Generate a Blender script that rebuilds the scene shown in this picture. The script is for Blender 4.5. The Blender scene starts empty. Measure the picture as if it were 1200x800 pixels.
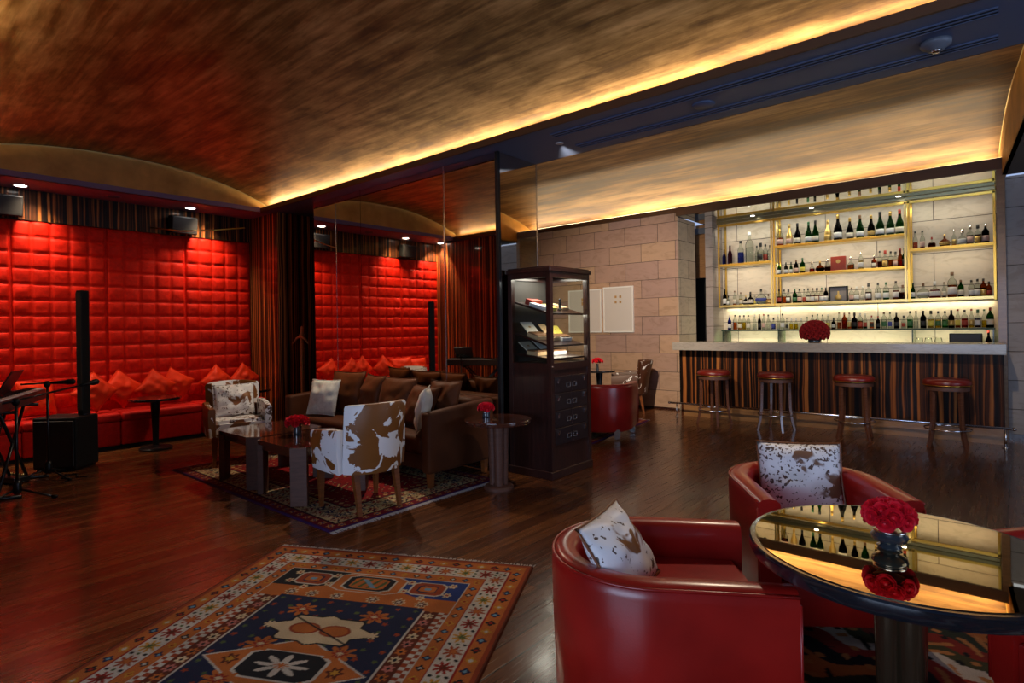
import bpy, bmesh, math, random
import numpy as np
from mathutils import Vector, Matrix, noise
random.seed(7)
PI = math.pi
C = bpy.context.scene.collection
sc = bpy.context.scene

# ------------------------------------------------------------------ materials
def mat(name, base=(.5, .5, .5), rough=.5, metal=0., coat=0., spec=.5, sheen=0., emit=None, estr=0., coat_rough=.08):
    m = bpy.data.materials.new(name); m.use_nodes = True
    b = m.node_tree.nodes['Principled BSDF']
    b.inputs['Base Color'].default_value = (*base, 1)
    b.inputs['Roughness'].default_value = rough
    b.inputs['Metallic'].default_value = metal
    b.inputs['Coat Weight'].default_value = coat
    b.inputs['Coat Roughness'].default_value = coat_rough
    b.inputs['Specular IOR Level'].default_value = spec
    if sheen:
        b.inputs['Sheen Weight'].default_value = sheen
        b.inputs['Sheen Tint'].default_value = (*[min(1, c * 1.5 + .05) for c in base], 1)
    if emit:
        b.inputs['Emission Color'].default_value = (*emit, 1)
        b.inputs['Emission Strength'].default_value = estr
    return m

def N(m, t, **kw):
    n = m.node_tree.nodes.new(t)
    for k, v in kw.items():
        if k in n.inputs: n.inputs[k].default_value = v
        else: setattr(n, k, v)
    return n
def L(m, a, b): m.node_tree.links.new(a, b)
def BS(m): return m.node_tree.nodes['Principled BSDF']

def ramp(m, fac, stops, interp='LINEAR'):
    r = N(m, 'ShaderNodeValToRGB'); cr = r.color_ramp; cr.interpolation = interp
    while len(cr.elements) > 1: cr.elements.remove(cr.elements[-1])
    cr.elements[0].position = stops[0][0]; cr.elements[0].color = (*stops[0][1], 1)
    for p, c in stops[1:]:
        e = cr.elements.new(p); e.color = (*c, 1)
    L(m, fac, r.inputs['Fac']); return r.outputs['Color']

def coords(m, scale=(1, 1, 1), rot=(0, 0, 0), kind='Object', swap=None):
    tc = N(m, 'ShaderNodeTexCoord'); out = tc.outputs[kind]
    if swap:
        s = N(m, 'ShaderNodeSeparateXYZ'); c = N(m, 'ShaderNodeCombineXYZ'); L(m, out, s.inputs[0])
        for i, ax in enumerate(swap):
            if ax in 'XYZ': L(m, s.outputs[ax], c.inputs[i])
        out = c.outputs[0]
    mp = N(m, 'ShaderNodeMapping'); mp.inputs['Scale'].default_value = scale; mp.inputs['Rotation'].default_value = rot
    L(m, out, mp.inputs['Vector']); return mp.outputs['Vector']

def noise_tex(m, vec, scale=5., detail=4., rough=.5, dist=0.):
    n = N(m, 'ShaderNodeTexNoise'); n.inputs['Scale'].default_value = scale; n.inputs['Detail'].default_value = detail
    n.inputs['Roughness'].default_value = rough; n.inputs['Distortion'].default_value = dist
    L(m, vec, n.inputs['Vector']); return n
def bump(m, h, s=.2, d=.01):
    b = N(m, 'ShaderNodeBump'); b.inputs['Strength'].default_value = s; b.inputs['Distance'].default_value = d
    L(m, h, b.inputs['Height']); L(m, b.outputs[0], BS(m).inputs['Normal'])
def mix(m, a, b, fac, mode='MIX'):
    x = N(m, 'ShaderNodeMix', data_type='RGBA', blend_type=mode)
    for v, i in ((fac, 0), (a, 6), (b, 7)):
        if hasattr(v, 'is_linked'): L(m, v, x.inputs[i])
        else: x.inputs[i].default_value = v if i == 0 else (*v, 1)
    return x.outputs[2]

def gold_ceiling(name, rot, sc3, tint=1.0, wt=(.42, .33, .25), con=1.25):
    m = mat(name, (.5, .3, .1), .55, .25)
    v = coords(m, sc3, rot)
    n1 = noise_tex(m, v, 3.0, 8, .65, .4)
    v2 = coords(m, (.4, 1.5, 1))
    n2 = noise_tex(m, v2, 1.3, 5, .6)
    v3 = coords(m, (sc3[0] * 2.2, sc3[1] * .4, 1), (0, 0, rot[2] + 1.25))
    n3 = noise_tex(m, v3, 3.0, 6, .6, .3)
    def madd(a, k, b=None):
        q = N(m, 'ShaderNodeMath', operation='MULTIPLY_ADD'); L(m, a, q.inputs[0]); q.inputs[1].default_value = k
        if b is None: q.inputs[2].default_value = 0
        else: L(m, b, q.inputs[2])
        return q.outputs[0]
    f_ = madd(n1.outputs[0], wt[0], madd(n3.outputs[0], wt[1], madd(n2.outputs[0], wt[2])))
    cq = N(m, 'ShaderNodeMath', operation='MULTIPLY_ADD'); L(m, f_, cq.inputs[0]); cq.inputs[1].default_value = con; cq.inputs[2].default_value = .5 * (1 - con); f_ = cq.outputs[0]
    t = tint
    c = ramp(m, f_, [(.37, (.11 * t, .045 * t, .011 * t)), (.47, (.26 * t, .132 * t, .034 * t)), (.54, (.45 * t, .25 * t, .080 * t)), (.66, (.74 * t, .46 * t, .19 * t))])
    L(m, c, BS(m).inputs['Base Color'])
    r = N(m, 'ShaderNodeMapRange'); L(m, n1.outputs[0], r.inputs[0]); r.inputs[3].default_value = .32; r.inputs[4].default_value = .6
    L(m, r.outputs[0], BS(m).inputs['Roughness'])
    bump(m, n1.outputs[0], .15, .01)
    return m

def ebony(name, swap='XYZ', lightness=1.0, coat=.6, scale=1.0):
    """dark macassar veneer, stripes run along Z"""
    m = mat(name, (.1, .04, .02), .45, 0, coat, spec=.12)
    k = lightness
    # crisp random bands across u = x + y, wavering slowly with height
    tc = N(m, 'ShaderNodeTexCoord'); sp = N(m, 'ShaderNodeSeparateXYZ'); L(m, tc.outputs['Object'], sp.inputs[0])
    wv = noise_tex(m, coords(m, (5, 5, .9)), 1.6, 2, .5)
    u = N(m, 'ShaderNodeMath', operation='ADD'); L(m, sp.outputs['X'], u.inputs[0]); L(m, sp.outputs['Y'], u.inputs[1])
    u2 = N(m, 'ShaderNodeMath', operation='MULTIPLY_ADD'); L(m, wv.outputs[0], u2.inputs[0]); u2.inputs[1].default_value = .05; L(m, u.outputs[0], u2.inputs[2])
    cols = []
    for fr in (22., 47.):
        a = N(m, 'ShaderNodeMath', operation='MULTIPLY'); L(m, u2.outputs[0], a.inputs[0]); a.inputs[1].default_value = fr * scale
        nz = N(m, 'ShaderNodeTexNoise', noise_dimensions='1D'); nz.inputs['Scale'].default_value = 1.; nz.inputs['Detail'].default_value = 1.; L(m, a.outputs[0], nz.inputs['W'])
        cols.append(nz.outputs[0])
    ad = N(m, 'ShaderNodeMath', operation='MULTIPLY_ADD'); L(m, cols[0], ad.inputs[0]); ad.inputs[1].default_value = .6
    b2 = N(m, 'ShaderNodeMath', operation='MULTIPLY'); L(m, cols[1], b2.inputs[0]); b2.inputs[1].default_value = .4; L(m, b2.outputs[0], ad.inputs[2])
    c = ramp(m, ad.outputs[0], [(.30, (.006 * k, .003 * k, .002 * k)), (.47, (.012 * k, .005 * k, .003 * k)), (.50, (.07 * k, .020 * k, .006 * k)), (.53, (.020 * k, .007 * k, .004 * k)), (.55, (.13 * k, .036 * k, .009 * k)), (.60, (.26 * k, .080 * k, .018 * k)), (.70, (.34 * k, .12 * k, .03 * k))])
    L(m, c, BS(m).inputs['Base Color'])
    return m

def dark_wood(name, c0, c1, rough=.25, coat=.5, sc3=(3, 3, 30), axis=None):
    m = mat(name, c0, rough, 0, coat)
    v = coords(m, sc3)
    n = noise_tex(m, v, 2.5, 5, .6, .6)
    L(m, ramp(m, n.outputs[0], [(.3, c0), (.7, c1)]), BS(m).inputs['Base Color'])
    return m

def stone(name, swap, bw=.60, bh=.30, c1=(.50, .32, .215), c2=(.36, .235, .22), gain=1.):
    m = mat(name, c1, .75)
    v = coords(m, (1, 1, 1), swap=swap)
    b = N(m, 'ShaderNodeTexBrick'); b.offset = .5
    for k, val in (('Scale', 1.), ('Mortar Size', .004), ('Mortar Smooth', .1), ('Bias', 0.), ('Brick Width', bw), ('Row Height', bh)): b.inputs[k].default_value = val
    b.inputs['Color1'].default_value = (0, 0, 0, 1); b.inputs['Color2'].default_value = (1, 1, 1, 1); b.inputs['Mortar'].default_value = (.5, .5, .5, 1)
    L(m, v, b.inputs['Vector'])
    g = gain
    col = ramp(m, b.outputs['Color'], [(0, tuple(g * x for x in c1)), (.35, tuple(g * x for x in (c1[0] * .95, c1[1] * .98, c1[2] * .98))), (.65, tuple(g * .5 * (x + y) for x, y in zip(c1, c2))), (1, tuple(g * x for x in c2))])
    nv = coords(m, (1.2, 3.0, 1), (0, 0, .35), swap=swap)
    n = noise_tex(m, nv, 3.0, 7, .6, 1.6)
    col2 = mix(m, col, ramp(m, n.outputs[0], [(.35, (.74, .70, .64)), (.5, (1, 1, 1)), (.72, (1.10, 1.05, 1.0))]), .6, 'MULTIPLY')
    fin = mix(m, col2, (.07, .05, .04), b.outputs['Fac'])
    L(m, fin, BS(m).inputs['Base Color'])
    inv = N(m, 'ShaderNodeMath', operation='SUBTRACT'); inv.inputs[0].default_value = 1; L(m, b.outputs['Fac'], inv.inputs[1])
    bump(m, inv.outputs[0], .5, .006)
    return m

def leather(name, c):
    m = mat(name, c, .32, 0, .35, coat_rough=.22)
    v = coords(m); n = noise_tex(m, v, 140, 2); n2 = noise_tex(m, v, 3.5, 3)
    L(m, mix(m, c, tuple(x * .6 for x in c), ramp(m, n2.outputs[0], [(.4, (0, 0, 0)), (.75, (1, 1, 1))])), BS(m).inputs['Base Color'])
    a = N(m, 'ShaderNodeMath', operation='MULTIPLY_ADD'); L(m, n.outputs[0], a.inputs[0]); a.inputs[1].default_value = .12; L(m, n2.outputs[0], a.inputs[2])
    bump(m, a.outputs[0], .35, .008)
    return m

def cowhide(name, scale, thr, brown=(.17, .058, .008), white=(.86, .84, .84), off=0., spots=False, ss=26., sthr=.755):
    m = mat(name, brown, .5, 0, 0)
    tc = N(m, 'ShaderNodeTexCoord'); mp = N(m, 'ShaderNodeMapping'); mp.inputs['Location'].default_value = (off, off * .7, off * .3)
    L(m, tc.outputs['Object'], mp.inputs['Vector']); v = mp.outputs[0]
    n = noise_tex(m, v, scale, 4, .55, .8)
    f = ramp(m, n.outputs[0], [(thr, (0, 0, 0)), (thr + .012, (1, 1, 1))])
    bn = noise_tex(m, v, 6, 3)
    br = mix(m, brown, tuple(x * 1.5 for x in brown), bn.outputs[0])
    if spots:
        n3 = noise_tex(m, v, ss, 2, .5, .4)
        n4 = noise_tex(m, v, 4, 1)
        ad = N(m, 'ShaderNodeMath', operation='MULTIPLY_ADD'); L(m, n4.outputs[0], ad.inputs[0]); ad.inputs[1].default_value = .35; L(m, n3.outputs[0], ad.inputs[2])
        f3 = ramp(m, ad.outputs[0], [(sthr, (0, 0, 0)), (sthr + .02, (1, 1, 1))])
        sp = mix(m, white, (.10, .055, .04), f3)
        col = mix(m, br, sp, f)
    else:
        col = mix(m, br, white, f)
    L(m, col, BS(m).inputs['Base Color'])
    return m

def velvet(name, c, rough=.75, nz=6., sh=.15):
    m = mat(name, c, rough, 0, 0, sheen=sh, spec=.15)
    v = coords(m); n = noise_tex(m, v, nz, 4, .6, .5)
    L(m, mix(m, tuple(x * .55 for x in c), tuple(min(1, x * 1.3) for x in c), n.outputs[0]), BS(m).inputs['Base Color'])
    n2 = noise_tex(m, v, 160, 2); bump(m, n2.outputs[0], .25, .004)
    return m

def glass(name, tint=(.95, .97, .95), gloss=.12):
    """clear or tinted glass: transparency plus a fresnel reflection"""
    m = bpy.data.materials.new(name); m.use_nodes = True; nt = m.node_tree; nt.nodes.clear()
    o = N(m, 'ShaderNodeOutputMaterial'); t = N(m, 'ShaderNodeBsdfTransparent'); g = N(m, 'ShaderNodeBsdfGlossy'); x = N(m, 'ShaderNodeMixShader')
    f = N(m, 'ShaderNodeLayerWeight'); f.inputs['Blend'].default_value = gloss
    t.inputs[0].default_value = (*tint, 1); g.inputs['Roughness'].default_value = .03
    L(m, f.outputs['Fresnel'], x.inputs[0]); L(m, t.outputs[0], x.inputs[1]); L(m, g.outputs[0], x.inputs[2]); L(m, x.outputs[0], o.inputs[0])
    return m

def vcol(name, rough=.9, nscale=300.):
    m = mat(name, (.5, .5, .5), rough, 0, 0, spec=.2)
    a = N(m, 'ShaderNodeVertexColor'); a.layer_name = 'weave'
    v = coords(m); n = noise_tex(m, v, nscale, 2)
    n2 = noise_tex(m, v, 5., 4)
    c = mix(m, a.outputs['Color'], (.5, .5, .5), .0)
    c = mix(m, c, ramp(m, n.outputs[0], [(.3, (.6, .6, .6)), (.7, (1.15, 1.15, 1.15))]), 1., 'MULTIPLY')
    c = mix(m, c, ramp(m, n2.outputs[0], [(.3, (.7, .7, .7)), (.7, (1.1, 1.1, 1.1))]), 1., 'MULTIPLY')
    L(m, c, BS(m).inputs['Base Color']); bump(m, n.outputs[0], .5, .004)
    return m

# floor boards
def floor_mat():
    m = mat('dark_floor_boards', (.06, .03, .015), .2, 0, .35, coat_rough=.12)
    v = coords(m, (1, 1, 1), (0, 0, math.radians(-1.5)), swap='YX ')
    b = N(m, 'ShaderNodeTexBrick'); b.offset = .37
    for k, val in (('Scale', 1.), ('Mortar Size', .004), ('Mortar Smooth', .2), ('Bias', 0.), ('Brick Width', 2.3), ('Row Height', .105)): b.inputs[k].default_value = val
    b.inputs['Color1'].default_value = (0, 0, 0, 1); b.inputs['Color2'].default_value = (1, 1, 1, 1)
    L(m, v, b.inputs['Vector'])
    nv = coords(m, (22, 1.2, 1)); n = noise_tex(m, nv, 2., 6, .65, .4)
    ad = N(m, 'ShaderNodeMath', operation='MULTIPLY_ADD'); L(m, b.outputs['Color'], ad.inputs[0]); ad.inputs[1].default_value = .4; L(m, n.outputs[0], ad.inputs[2])
    col = ramp(m, ad.outputs[0], [(.35, (.045, .012, .004)), (.6, (.095, .028, .008)), (.95, (.17, .058, .016))])
    L(m, mix(m, col, (.006, .003, .002), b.outputs['Fac']), BS(m).inputs['Base Color'])
    r = N(m, 'ShaderNodeMapRange'); L(m, n.outputs[0], r.inputs[0]); r.inputs[3].default_value = .16; r.inputs[4].default_value = .36
    L(m, r.outputs[0], BS(m).inputs['Roughness'])
    inv = N(m, 'ShaderNodeMath', operation='MULTIPLY_ADD'); L(m, b.outputs['Fac'], inv.inputs[0]); inv.inputs[1].default_value = -1
    sc_ = N(m, 'ShaderNodeMath', operation='MULTIPLY'); L(m, n.outputs[0], sc_.inputs[0]); sc_.inputs[1].default_value = .08; L(m, sc_.outputs[0], inv.inputs[2])
    bump(m, inv.outputs[0], .35, .004)
    return m

M = {}
M['floor'] = floor_mat()
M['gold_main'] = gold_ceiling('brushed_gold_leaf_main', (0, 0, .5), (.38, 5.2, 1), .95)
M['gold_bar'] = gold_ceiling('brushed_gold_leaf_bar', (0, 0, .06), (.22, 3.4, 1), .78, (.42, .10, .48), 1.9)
M['gold_flat'] = mat('gold_leaf_fascia', (.55, .32, .10), .6, 0.)
_v = coords(M['gold_flat']); _n = noise_tex(M['gold_flat'], _v, 3.2, 6, .6)
L(M['gold_flat'], ramp(M['gold_flat'], _n.outputs[0], [(.3, (.58, .27, .045)), (.7, (.90, .48, .11))]), BS(M['gold_flat']).inputs['Base Color'])
M['lip'] = mat('dark_gold_lip', (.10, .045, .018), .5, .2)
M['soffit'] = mat('slate_blue_soffit', (.075, .110, .210), .5)
M['soffit_purple'] = mat('plum_soffit', (.24, .14, .27), .5)
M['ebony'] = ebony('macassar_veneer', lightness=2.2, scale=1.0)
M['ebony_dark'] = ebony('macassar_veneer_dark', lightness=1.2, coat=.1)
M['ebony_gloss'] = ebony('macassar_veneer_gloss', lightness=2.6, coat=.8, scale=1.0)
M['ebony_bar'] = ebony('macassar_veneer_bar', lightness=1.05, coat=.04, scale=.72)
M['stone_x'] = stone('sandstone_blocks', 'XZ ')
M['stone_y'] = stone('sandstone_return_lit', 'YZ ', c1=(.66, .55, .42), c2=(.58, .47, .35))  # paler copy of the sandstone: the return's stronger light is in its colour
M['stone_grey'] = stone('grey_sandstone', 'XZ ', bw=1.2, bh=.33, c1=(.38, .33, .31), c2=(.43, .37, .34))
M['stone_light'] = stone('pale_sandstone', 'XZ ', bw=1.35, bh=.46, c1=(.74, .66, .55), c2=(.70, .62, .52))
M['tuft'] = velvet('red_velvet', (.66, .012, .002), .6, 24, .0)
M['tuft_seat'] = velvet('red_velvet_seat', (.60, .014, .010), .6, 18, .0)
M['pillow_red'] = velvet('orange_red_velvet', (.85, .035, .006), .55, 9, .1)
M['brown_velvet'] = velvet('brown_velvet', (.075, .021, .006), .6, 5, .25)
M['brown_pillow'] = velvet('chestnut_velvet', (.115, .032, .008), .55, 6, .25)
M['red_leather'] = leather('red_leather', (.40, .012, .008))
M['stool_leather'] = leather('dark_red_leather', (.19, .013, .008))
M['hide_a'] = cowhide('cowhide_chair', 5.0, .56)
M['hide_b'] = cowhide('cowhide_chair_front', 5.2, .515, off=3.1)
M['hide_c'] = cowhide('cowhide_far_chair', 9.0, .62, brown=(.06, .018, .006), off=1.4)
M['hide_white'] = cowhide('cowhide_speckled_chair', 5.0, .43, off=5.2, spots=True)
M['spot_pillow'] = cowhide('speckled_hide', 3.2, .33, off=2.2, spots=True, ss=40., sthr=.785)
M['spot_pillow2'] = cowhide('speckled_hide_brown_corner', 3.0, .45, brown=(.16, .075, .04), off=7.7, spots=True, ss=62., sthr=.765)
M['cream'] = velvet('cream_linen', (.85, .80, .70), .85, 30, 0)
M['pinkwhite'] = velvet('pale_peach_satin', (.92, .74, .64), .45, 3, 0)
M['leg_wood'] = dark_wood('chestnut_leg', (.14, .038, .008), (.24, .07, .015), .35, .2)
M['table_wood'] = dark_wood('rosewood_gloss', (.045, .014, .010), (.10, .030, .016), .12, 1.0, (4, 22, 4))
M['table_leg'] = dark_wood('rosewood_leg', (.085, .032, .020), (.15, .062, .038), .5, 0)
M['cabinet'] = dark_wood('dark_mahogany', (.020, .008, .007), (.050, .016, .012), .3, .5, (18, 18, 1.2))
M['cabinet_in'] = mat('cabinet_back_board', (.05, .045, .04), .5)
M['plinth'] = dark_wood('oak_plinth', (.22, .10, .035), (.34, .17, .06), .35, .2, (2, 2, 14))
M['black'] = mat('black_plastic', (.008, .009, .010), .5, spec=.2)
M['blackmetal'] = mat('black_metal', (.015, .017, .02), .3, .5)
M['chrome'] = mat('polished_steel', (.75, .75, .78), .18, 1.)
M['silverleg'] = mat('silver_leg', (.62, .60, .62), .25, .9)
M['brass'] = mat('brass', (.66, .44, .09), .32, 1.)
M['brass_l'] = mat('brass_pale', (.72, .58, .24), .35, 1.)
M['mirror'] = mat('antique_mirror', (.80, .72, .62), .02, 1.)
M['mirror_niche'] = mat('niche_mirror', (.78, .76, .66), .03, 1.)
M['table_mirror'] = mat('smoked_mirror_top', (.78, .58, .30), .015, 1.)
M['table_edge'] = mat('black_lacquer', (.010, .013, .018), .15, 0, 1.)
M['bronze'] = mat('bronze_column', (.10, .065, .035), .22, .7, .5)
M['rose'] = mat('rose_petals', (.80, .010, .030), .5, 0, 0, sheen=.1)
M['rose_dark'] = mat('dried_rose', (.36, .012, .014), .7)
M['vase'] = mat('smoked_glass_vase', (.04, .05, .06), .08, 0, 1.)
M['white'] = mat('white_paint', (.66, .62, .60), .5)
M['white_gloss'] = mat('white_ceramic', (.85, .85, .85), .3)
M['glass'] = glass('clear_glass')
M['glass_green'] = glass('green_tinted_glass', (.72, .88, .74), .25)
M['counter'] = mat('grey_marble', (.45, .42, .38), .25, 0, .3)
_v = coords(M['counter'], (3, 3, 14)); _n = noise_tex(M['counter'], _v, 2.5, 7, .65, 1.5)
L(M['counter'], ramp(M['counter'], _n.outputs[0], [(.35, (.30, .27, .24)), (.55, (.38, .345, .30)), (.7, (.34, .31, .28))]), BS(M['counter']).inputs['Base Color'])
M['led'] = mat('led_strip', (1, .8, .5), .5, emit=(1, .78, .45), estr=18)
M['lamp'] = mat('downlight_glow', (1, 1, 1), .5, emit=(1, .93, .85), estr=14)
M['cardboard'] = mat('cigar_box_wood', (.62, .42, .22), .6)
M['paper'] = mat('cream_paper', (.80, .74, .60), .7)
M['paper_y'] = mat('yellow_card', (.82, .70, .12), .6)
M['paper_r'] = mat('red_card', (.40, .05, .03), .6)
M['paper_w'] = mat('white_card', (.80, .80, .78), .6)
M['gold_print'] = mat('gold_print', (.55, .33, .12), .5, .3)
M['rug1'] = vcol('persian_rug_wool'); M['rug2'] = vcol('red_rug_wool'); M['rug3'] = vcol('kilim_wool')
M['fringe'] = mat('rug_fringe_cotton', (.42, .38, .38), .9)
M['wall_plain'] = mat('taupe_plaster', (.10, .08, .075), .8)

# ------------------------------------------------------------------ mesh helpers
def BM(): return bmesh.new()
def obj(name, bm, m, parent=None, smooth=False, loc=None, rot=None, angle=None):
    bmesh.ops.recalc_face_normals(bm, faces=bm.faces)
    me = bpy.data.meshes.new(name); bm.to_mesh(me); bm.free()
    if m is not None: me.materials.append(m)
    if smooth:
        me.polygons.foreach_set('use_smooth', [True] * len(me.polygons))
        if angle is not None:
            try: me.set_sharp_from_angle(angle=math.radians(angle))
            except Exception: pass
    o = bpy.data.objects.new(name, me); C.objects.link(o)
    if parent is not None: o.parent = parent
    if loc: o.location = loc
    if rot: o.rotation_euler = rot
    return o
def tag(o, label, cat, group=None):
    o['label'] = label; o['category'] = cat
    if group: o['group'] = group
    return o
def thing(name, label, cat, loc=(0, 0, 0), rz=0, group=None):
    o = bpy.data.objects.new(name, None); C.objects.link(o); o.empty_display_size = .1
    o.location = loc; o.rotation_euler = (0, 0, rz)
    return tag(o, label, cat, group)
def struct(name, bm, m, parent=None, smooth=False, angle=None):
    o = obj(name, bm, m, parent, smooth, angle=angle); o['kind'] = 'structure'; return o
def dup(root, loc, rz=None, label=None, group=None):
    r = root.copy(); C.objects.link(r); r.location = loc
    if rz is not None: r.rotation_euler = (0, 0, rz)
    if label: r['label'] = label
    if group: r['group'] = group
    for ch in list(root.children):
        c = ch.copy(); C.objects.link(c); c.parent = r
        for g in list(ch.children):
            d = g.copy(); C.objects.link(d); d.parent = c
    return r

def box(bm, x0, x1, y0, y1, z0, z1, bev=0., seg=2, M4=None):
    mt = Matrix.Translation(((x0 + x1) / 2, (y0 + y1) / 2, (z0 + z1) / 2)) @ Matrix.Diagonal((abs(x1 - x0), abs(y1 - y0), abs(z1 - z0), 1))
    r = bmesh.ops.create_cube(bm, size=1, matrix=mt)
    vs = r['verts']
    if bev > 0:
        es = list({e for v in vs for e in v.link_edges})
        rb = bmesh.ops.bevel(bm, geom=es, offset=bev, segments=seg, affect='EDGES', profile=.5)
        vs = list({v for f in rb['faces'] for v in f.verts} | {v for v in vs if v.is_valid})
    if M4 is not None: bmesh.ops.transform(bm, matrix=M4, verts=vs)
    return vs
def boxm(*a, **k):
    bm = BM(); box(bm, *a, **k); return bm
def prism(bm, pts, z0, z1, M4=None):
    vb = [bm.verts.new((x, y, z0)) for x, y in pts]; vt = [bm.verts.new((x, y, z1)) for x, y in pts]
    bm.faces.new(vb[::-1]); bm.faces.new(vt)
    n = len(pts)
    for i in range(n): bm.faces.new((vb[i], vb[(i + 1) % n], vt[(i + 1) % n], vt[i]))
    if M4 is not None: bmesh.ops.transform(bm, matrix=M4, verts=vb + vt)
    return vb + vt
def lathe(bm, prof, seg=24, cx=0, cy=0, sx=1, sy=1, M4=None, caps=True):
    """prof: (r, z) from bottom to top; closed with caps where r > 0"""
    rings = []; allv = []
    for r, z in prof:
        if r < 1e-5:
            v = bm.verts.new((cx, cy, z)); rings.append([v]); allv.append(v)
        else:
            ring = [bm.verts.new((cx + sx * r * math.cos(2 * PI * i / seg), cy + sy * r * math.sin(2 * PI * i / seg), z)) for i in range(seg)]
            rings.append(ring); allv += ring
    for a, b in zip(rings, rings[1:]):
        if len(a) == 1 and len(b) == 1: continue
        for i in range(seg):
            j = (i + 1) % seg
            if len(a) == 1: bm.faces.new((a[0], b[j], b[i]))
            elif len(b) == 1: bm.faces.new((a[i], a[j], b[0]))
            else: bm.faces.new((a[i], a[j], b[j], b[i]))
    if caps and len(rings[0]) > 1: bm.faces.new(rings[0][::-1])
    if caps and len(rings[-1]) > 1: bm.faces.new(rings[-1])
    if M4 is not None: bmesh.ops.transform(bm, matrix=M4, verts=allv)
    return allv
def tube(bm, path, r, seg=10, closed=False):
    """path of points, r a radius or a list of radii"""
    P = [Vector(p) for p in path]; n = len(P); rs = r if isinstance(r, (list, tuple)) else [r] * n
    rings = []; up = Vector((0, 0, 1))
    for i in range(n):
        if closed: t = (P[(i + 1) % n] - P[i - 1])
        else: t = (P[min(i + 1, n - 1)] - P[max(i - 1, 0)])
        t.normalize()
        ref = up if abs(t.z) < .95 else Vector((1, 0, 0))
        a = t.cross(ref).normalized(); b = a.cross(t).normalized()
        rings.append([bm.verts.new(P[i] + rs[i] * (math.cos(2 * PI * k / seg) * a + math.sin(2 * PI * k / seg) * b)) for k in range(seg)])
    m = n if closed else n - 1
    for i in range(m):
        A, B = rings[i], rings[(i + 1) % n]
        for k in range(seg):
            bm.faces.new((A[k], A[(k + 1) % seg], B[(k + 1) % seg], B[k]))
    if not closed: bm.faces.new(rings[0][::-1]); bm.faces.new(rings[-1])
def taper_leg(bm, top, bot, w0, w1, square=True):
    """tapered leg between two points"""
    seg = 4 if square else 12
    k = math.sqrt(2) / 2 if square else .5
    a = [bm.verts.new((top[0] + w0 * k * math.cos(2 * PI * (i + .5) / seg), top[1] + w0 * k * math.sin(2 * PI * (i + .5) / seg), top[2])) for i in range(seg)]
    b = [bm.verts.new((bot[0] + w1 * k * math.cos(2 * PI * (i + .5) / seg), bot[1] + w1 * k * math.sin(2 * PI * (i + .5) / seg), bot[2])) for i in range(seg)]
    for i in range(seg): bm.faces.new((b[i], b[(i + 1) % seg], a[(i + 1) % seg], a[i]))
    bm.faces.new(b[::-1]); bm.faces.new(a)
def grid_surf(bm, nu, nv, f, closed_u=False):
    g = [[bm.verts.new(f(i / nu, j / nv)) for j in range(nv + 1)] for i in range(nu + (0 if closed_u else 1))]
    n = len(g)
    for i in range(nu):
        for j in range(nv):
            bm.faces.new((g[i][j], g[(i + 1) % n][j], g[(i + 1) % n][j + 1], g[i][j + 1]))
    return g

def cushion(w, h, d, pinch=.12, n=18, seed=0, wr=.010):
    """throw pillow: w (local X) by h (local Z), thickness d (local Y), pinched corners, centred on its bottom edge"""
    bm = BM(); rnd = seed * 13.7
    def f(side):
        def g(u, v):
            a, b = 2 * u - 1, 2 * v - 1
            # edges bow inward between the corners
            ax = a * (1 - pinch * .55 * (1 - b * b)); bz = b * (1 - pinch * .55 * (1 - a * a))
            t = max(0., (1 - a ** 2)) ** .55 * max(0., (1 - b ** 2)) ** .55
            w_ = wr * noise.noise(Vector((a * 2.2 + rnd, b * 2.2, side))) * t * 3
            return Vector((ax * w / 2, side * (d / 2 * t) + w_ * side, (bz + 1) * h / 2))
        return g
    grid_surf(bm, n, n, f(1)); grid_surf(bm, n, n, f(-1))
    bmesh.ops.remove_doubles(bm, verts=bm.verts, dist=1e-5)
    return bm
def edge_piping(w, h, pinch=.12, r=.006, n=14):
    pts = []
    for s in range(4):
        for i in range(n):
            t = 2 * i / n - 1
            a, b = [(t, -1), (1, t), (-t, 1), (-1, -t)][s]
            ax = a * (1 - pinch * .55 * (1 - b * b)); bz = b * (1 - pinch * .55 * (1 - a * a))
            pts.append((ax * w / 2, 0, (bz + 1) * h / 2))
    bm = BM(); tube(bm, pts, r, 6, closed=True); return bm
def pillow(label, group, m, loc, rz, lean=.25, w=.42, h=.42, d=.16, pinch=.14, seed=0, pip=None, roll=0., name='throw_pillow', cat='pillow'):
    """the pillow's wide face looks along local -Y; it leans backwards by lean"""
    p = obj(name, cushion(w, h, d, pinch, seed=seed), m, smooth=True)
    q = obj('seam_piping', edge_piping(w * 1.003, h * 1.003, pinch, .005), pip or m, p, smooth=True)
    p.matrix_world = Matrix.Translation(loc) @ Matrix.Rotation(rz, 4, 'Z') @ Matrix.Rotation(-lean, 4, 'X') @ Matrix.Rotation(roll, 4, 'Y')
    return tag(p, label, cat, group)

# ------------------------------------------------------------------ room shell
Z0 = 3.0            # underside of beams
ZM = 3.07           # mirrored soffit over the bar niche
YM0, YM1 = .35, 3.95
YMID, YHALF = 2.15, 1.80
def vault_z(y): return 3.045 + .375 * max(0., 1 - abs((y - YMID) / YHALF) ** 2.2) ** .85
XR = -7.75          # gable plane over the red alcove
bm = BM(); box(bm, -9.0, 4.2, -4.2, 10.3, -.1, 0); struct('floor', bm, M['floor'])
# main vault
bm = BM()
def fv(u, v):
    y = YM0 + (YM1 - YM0) * (.5 - .5 * math.cos(PI * v)); return Vector((XR + (4.1 - XR) * u, y, vault_z(y)))
grid_surf(bm, 4, 48, fv); struct('ceiling', bm, M['gold_main'], smooth=True)
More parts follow.
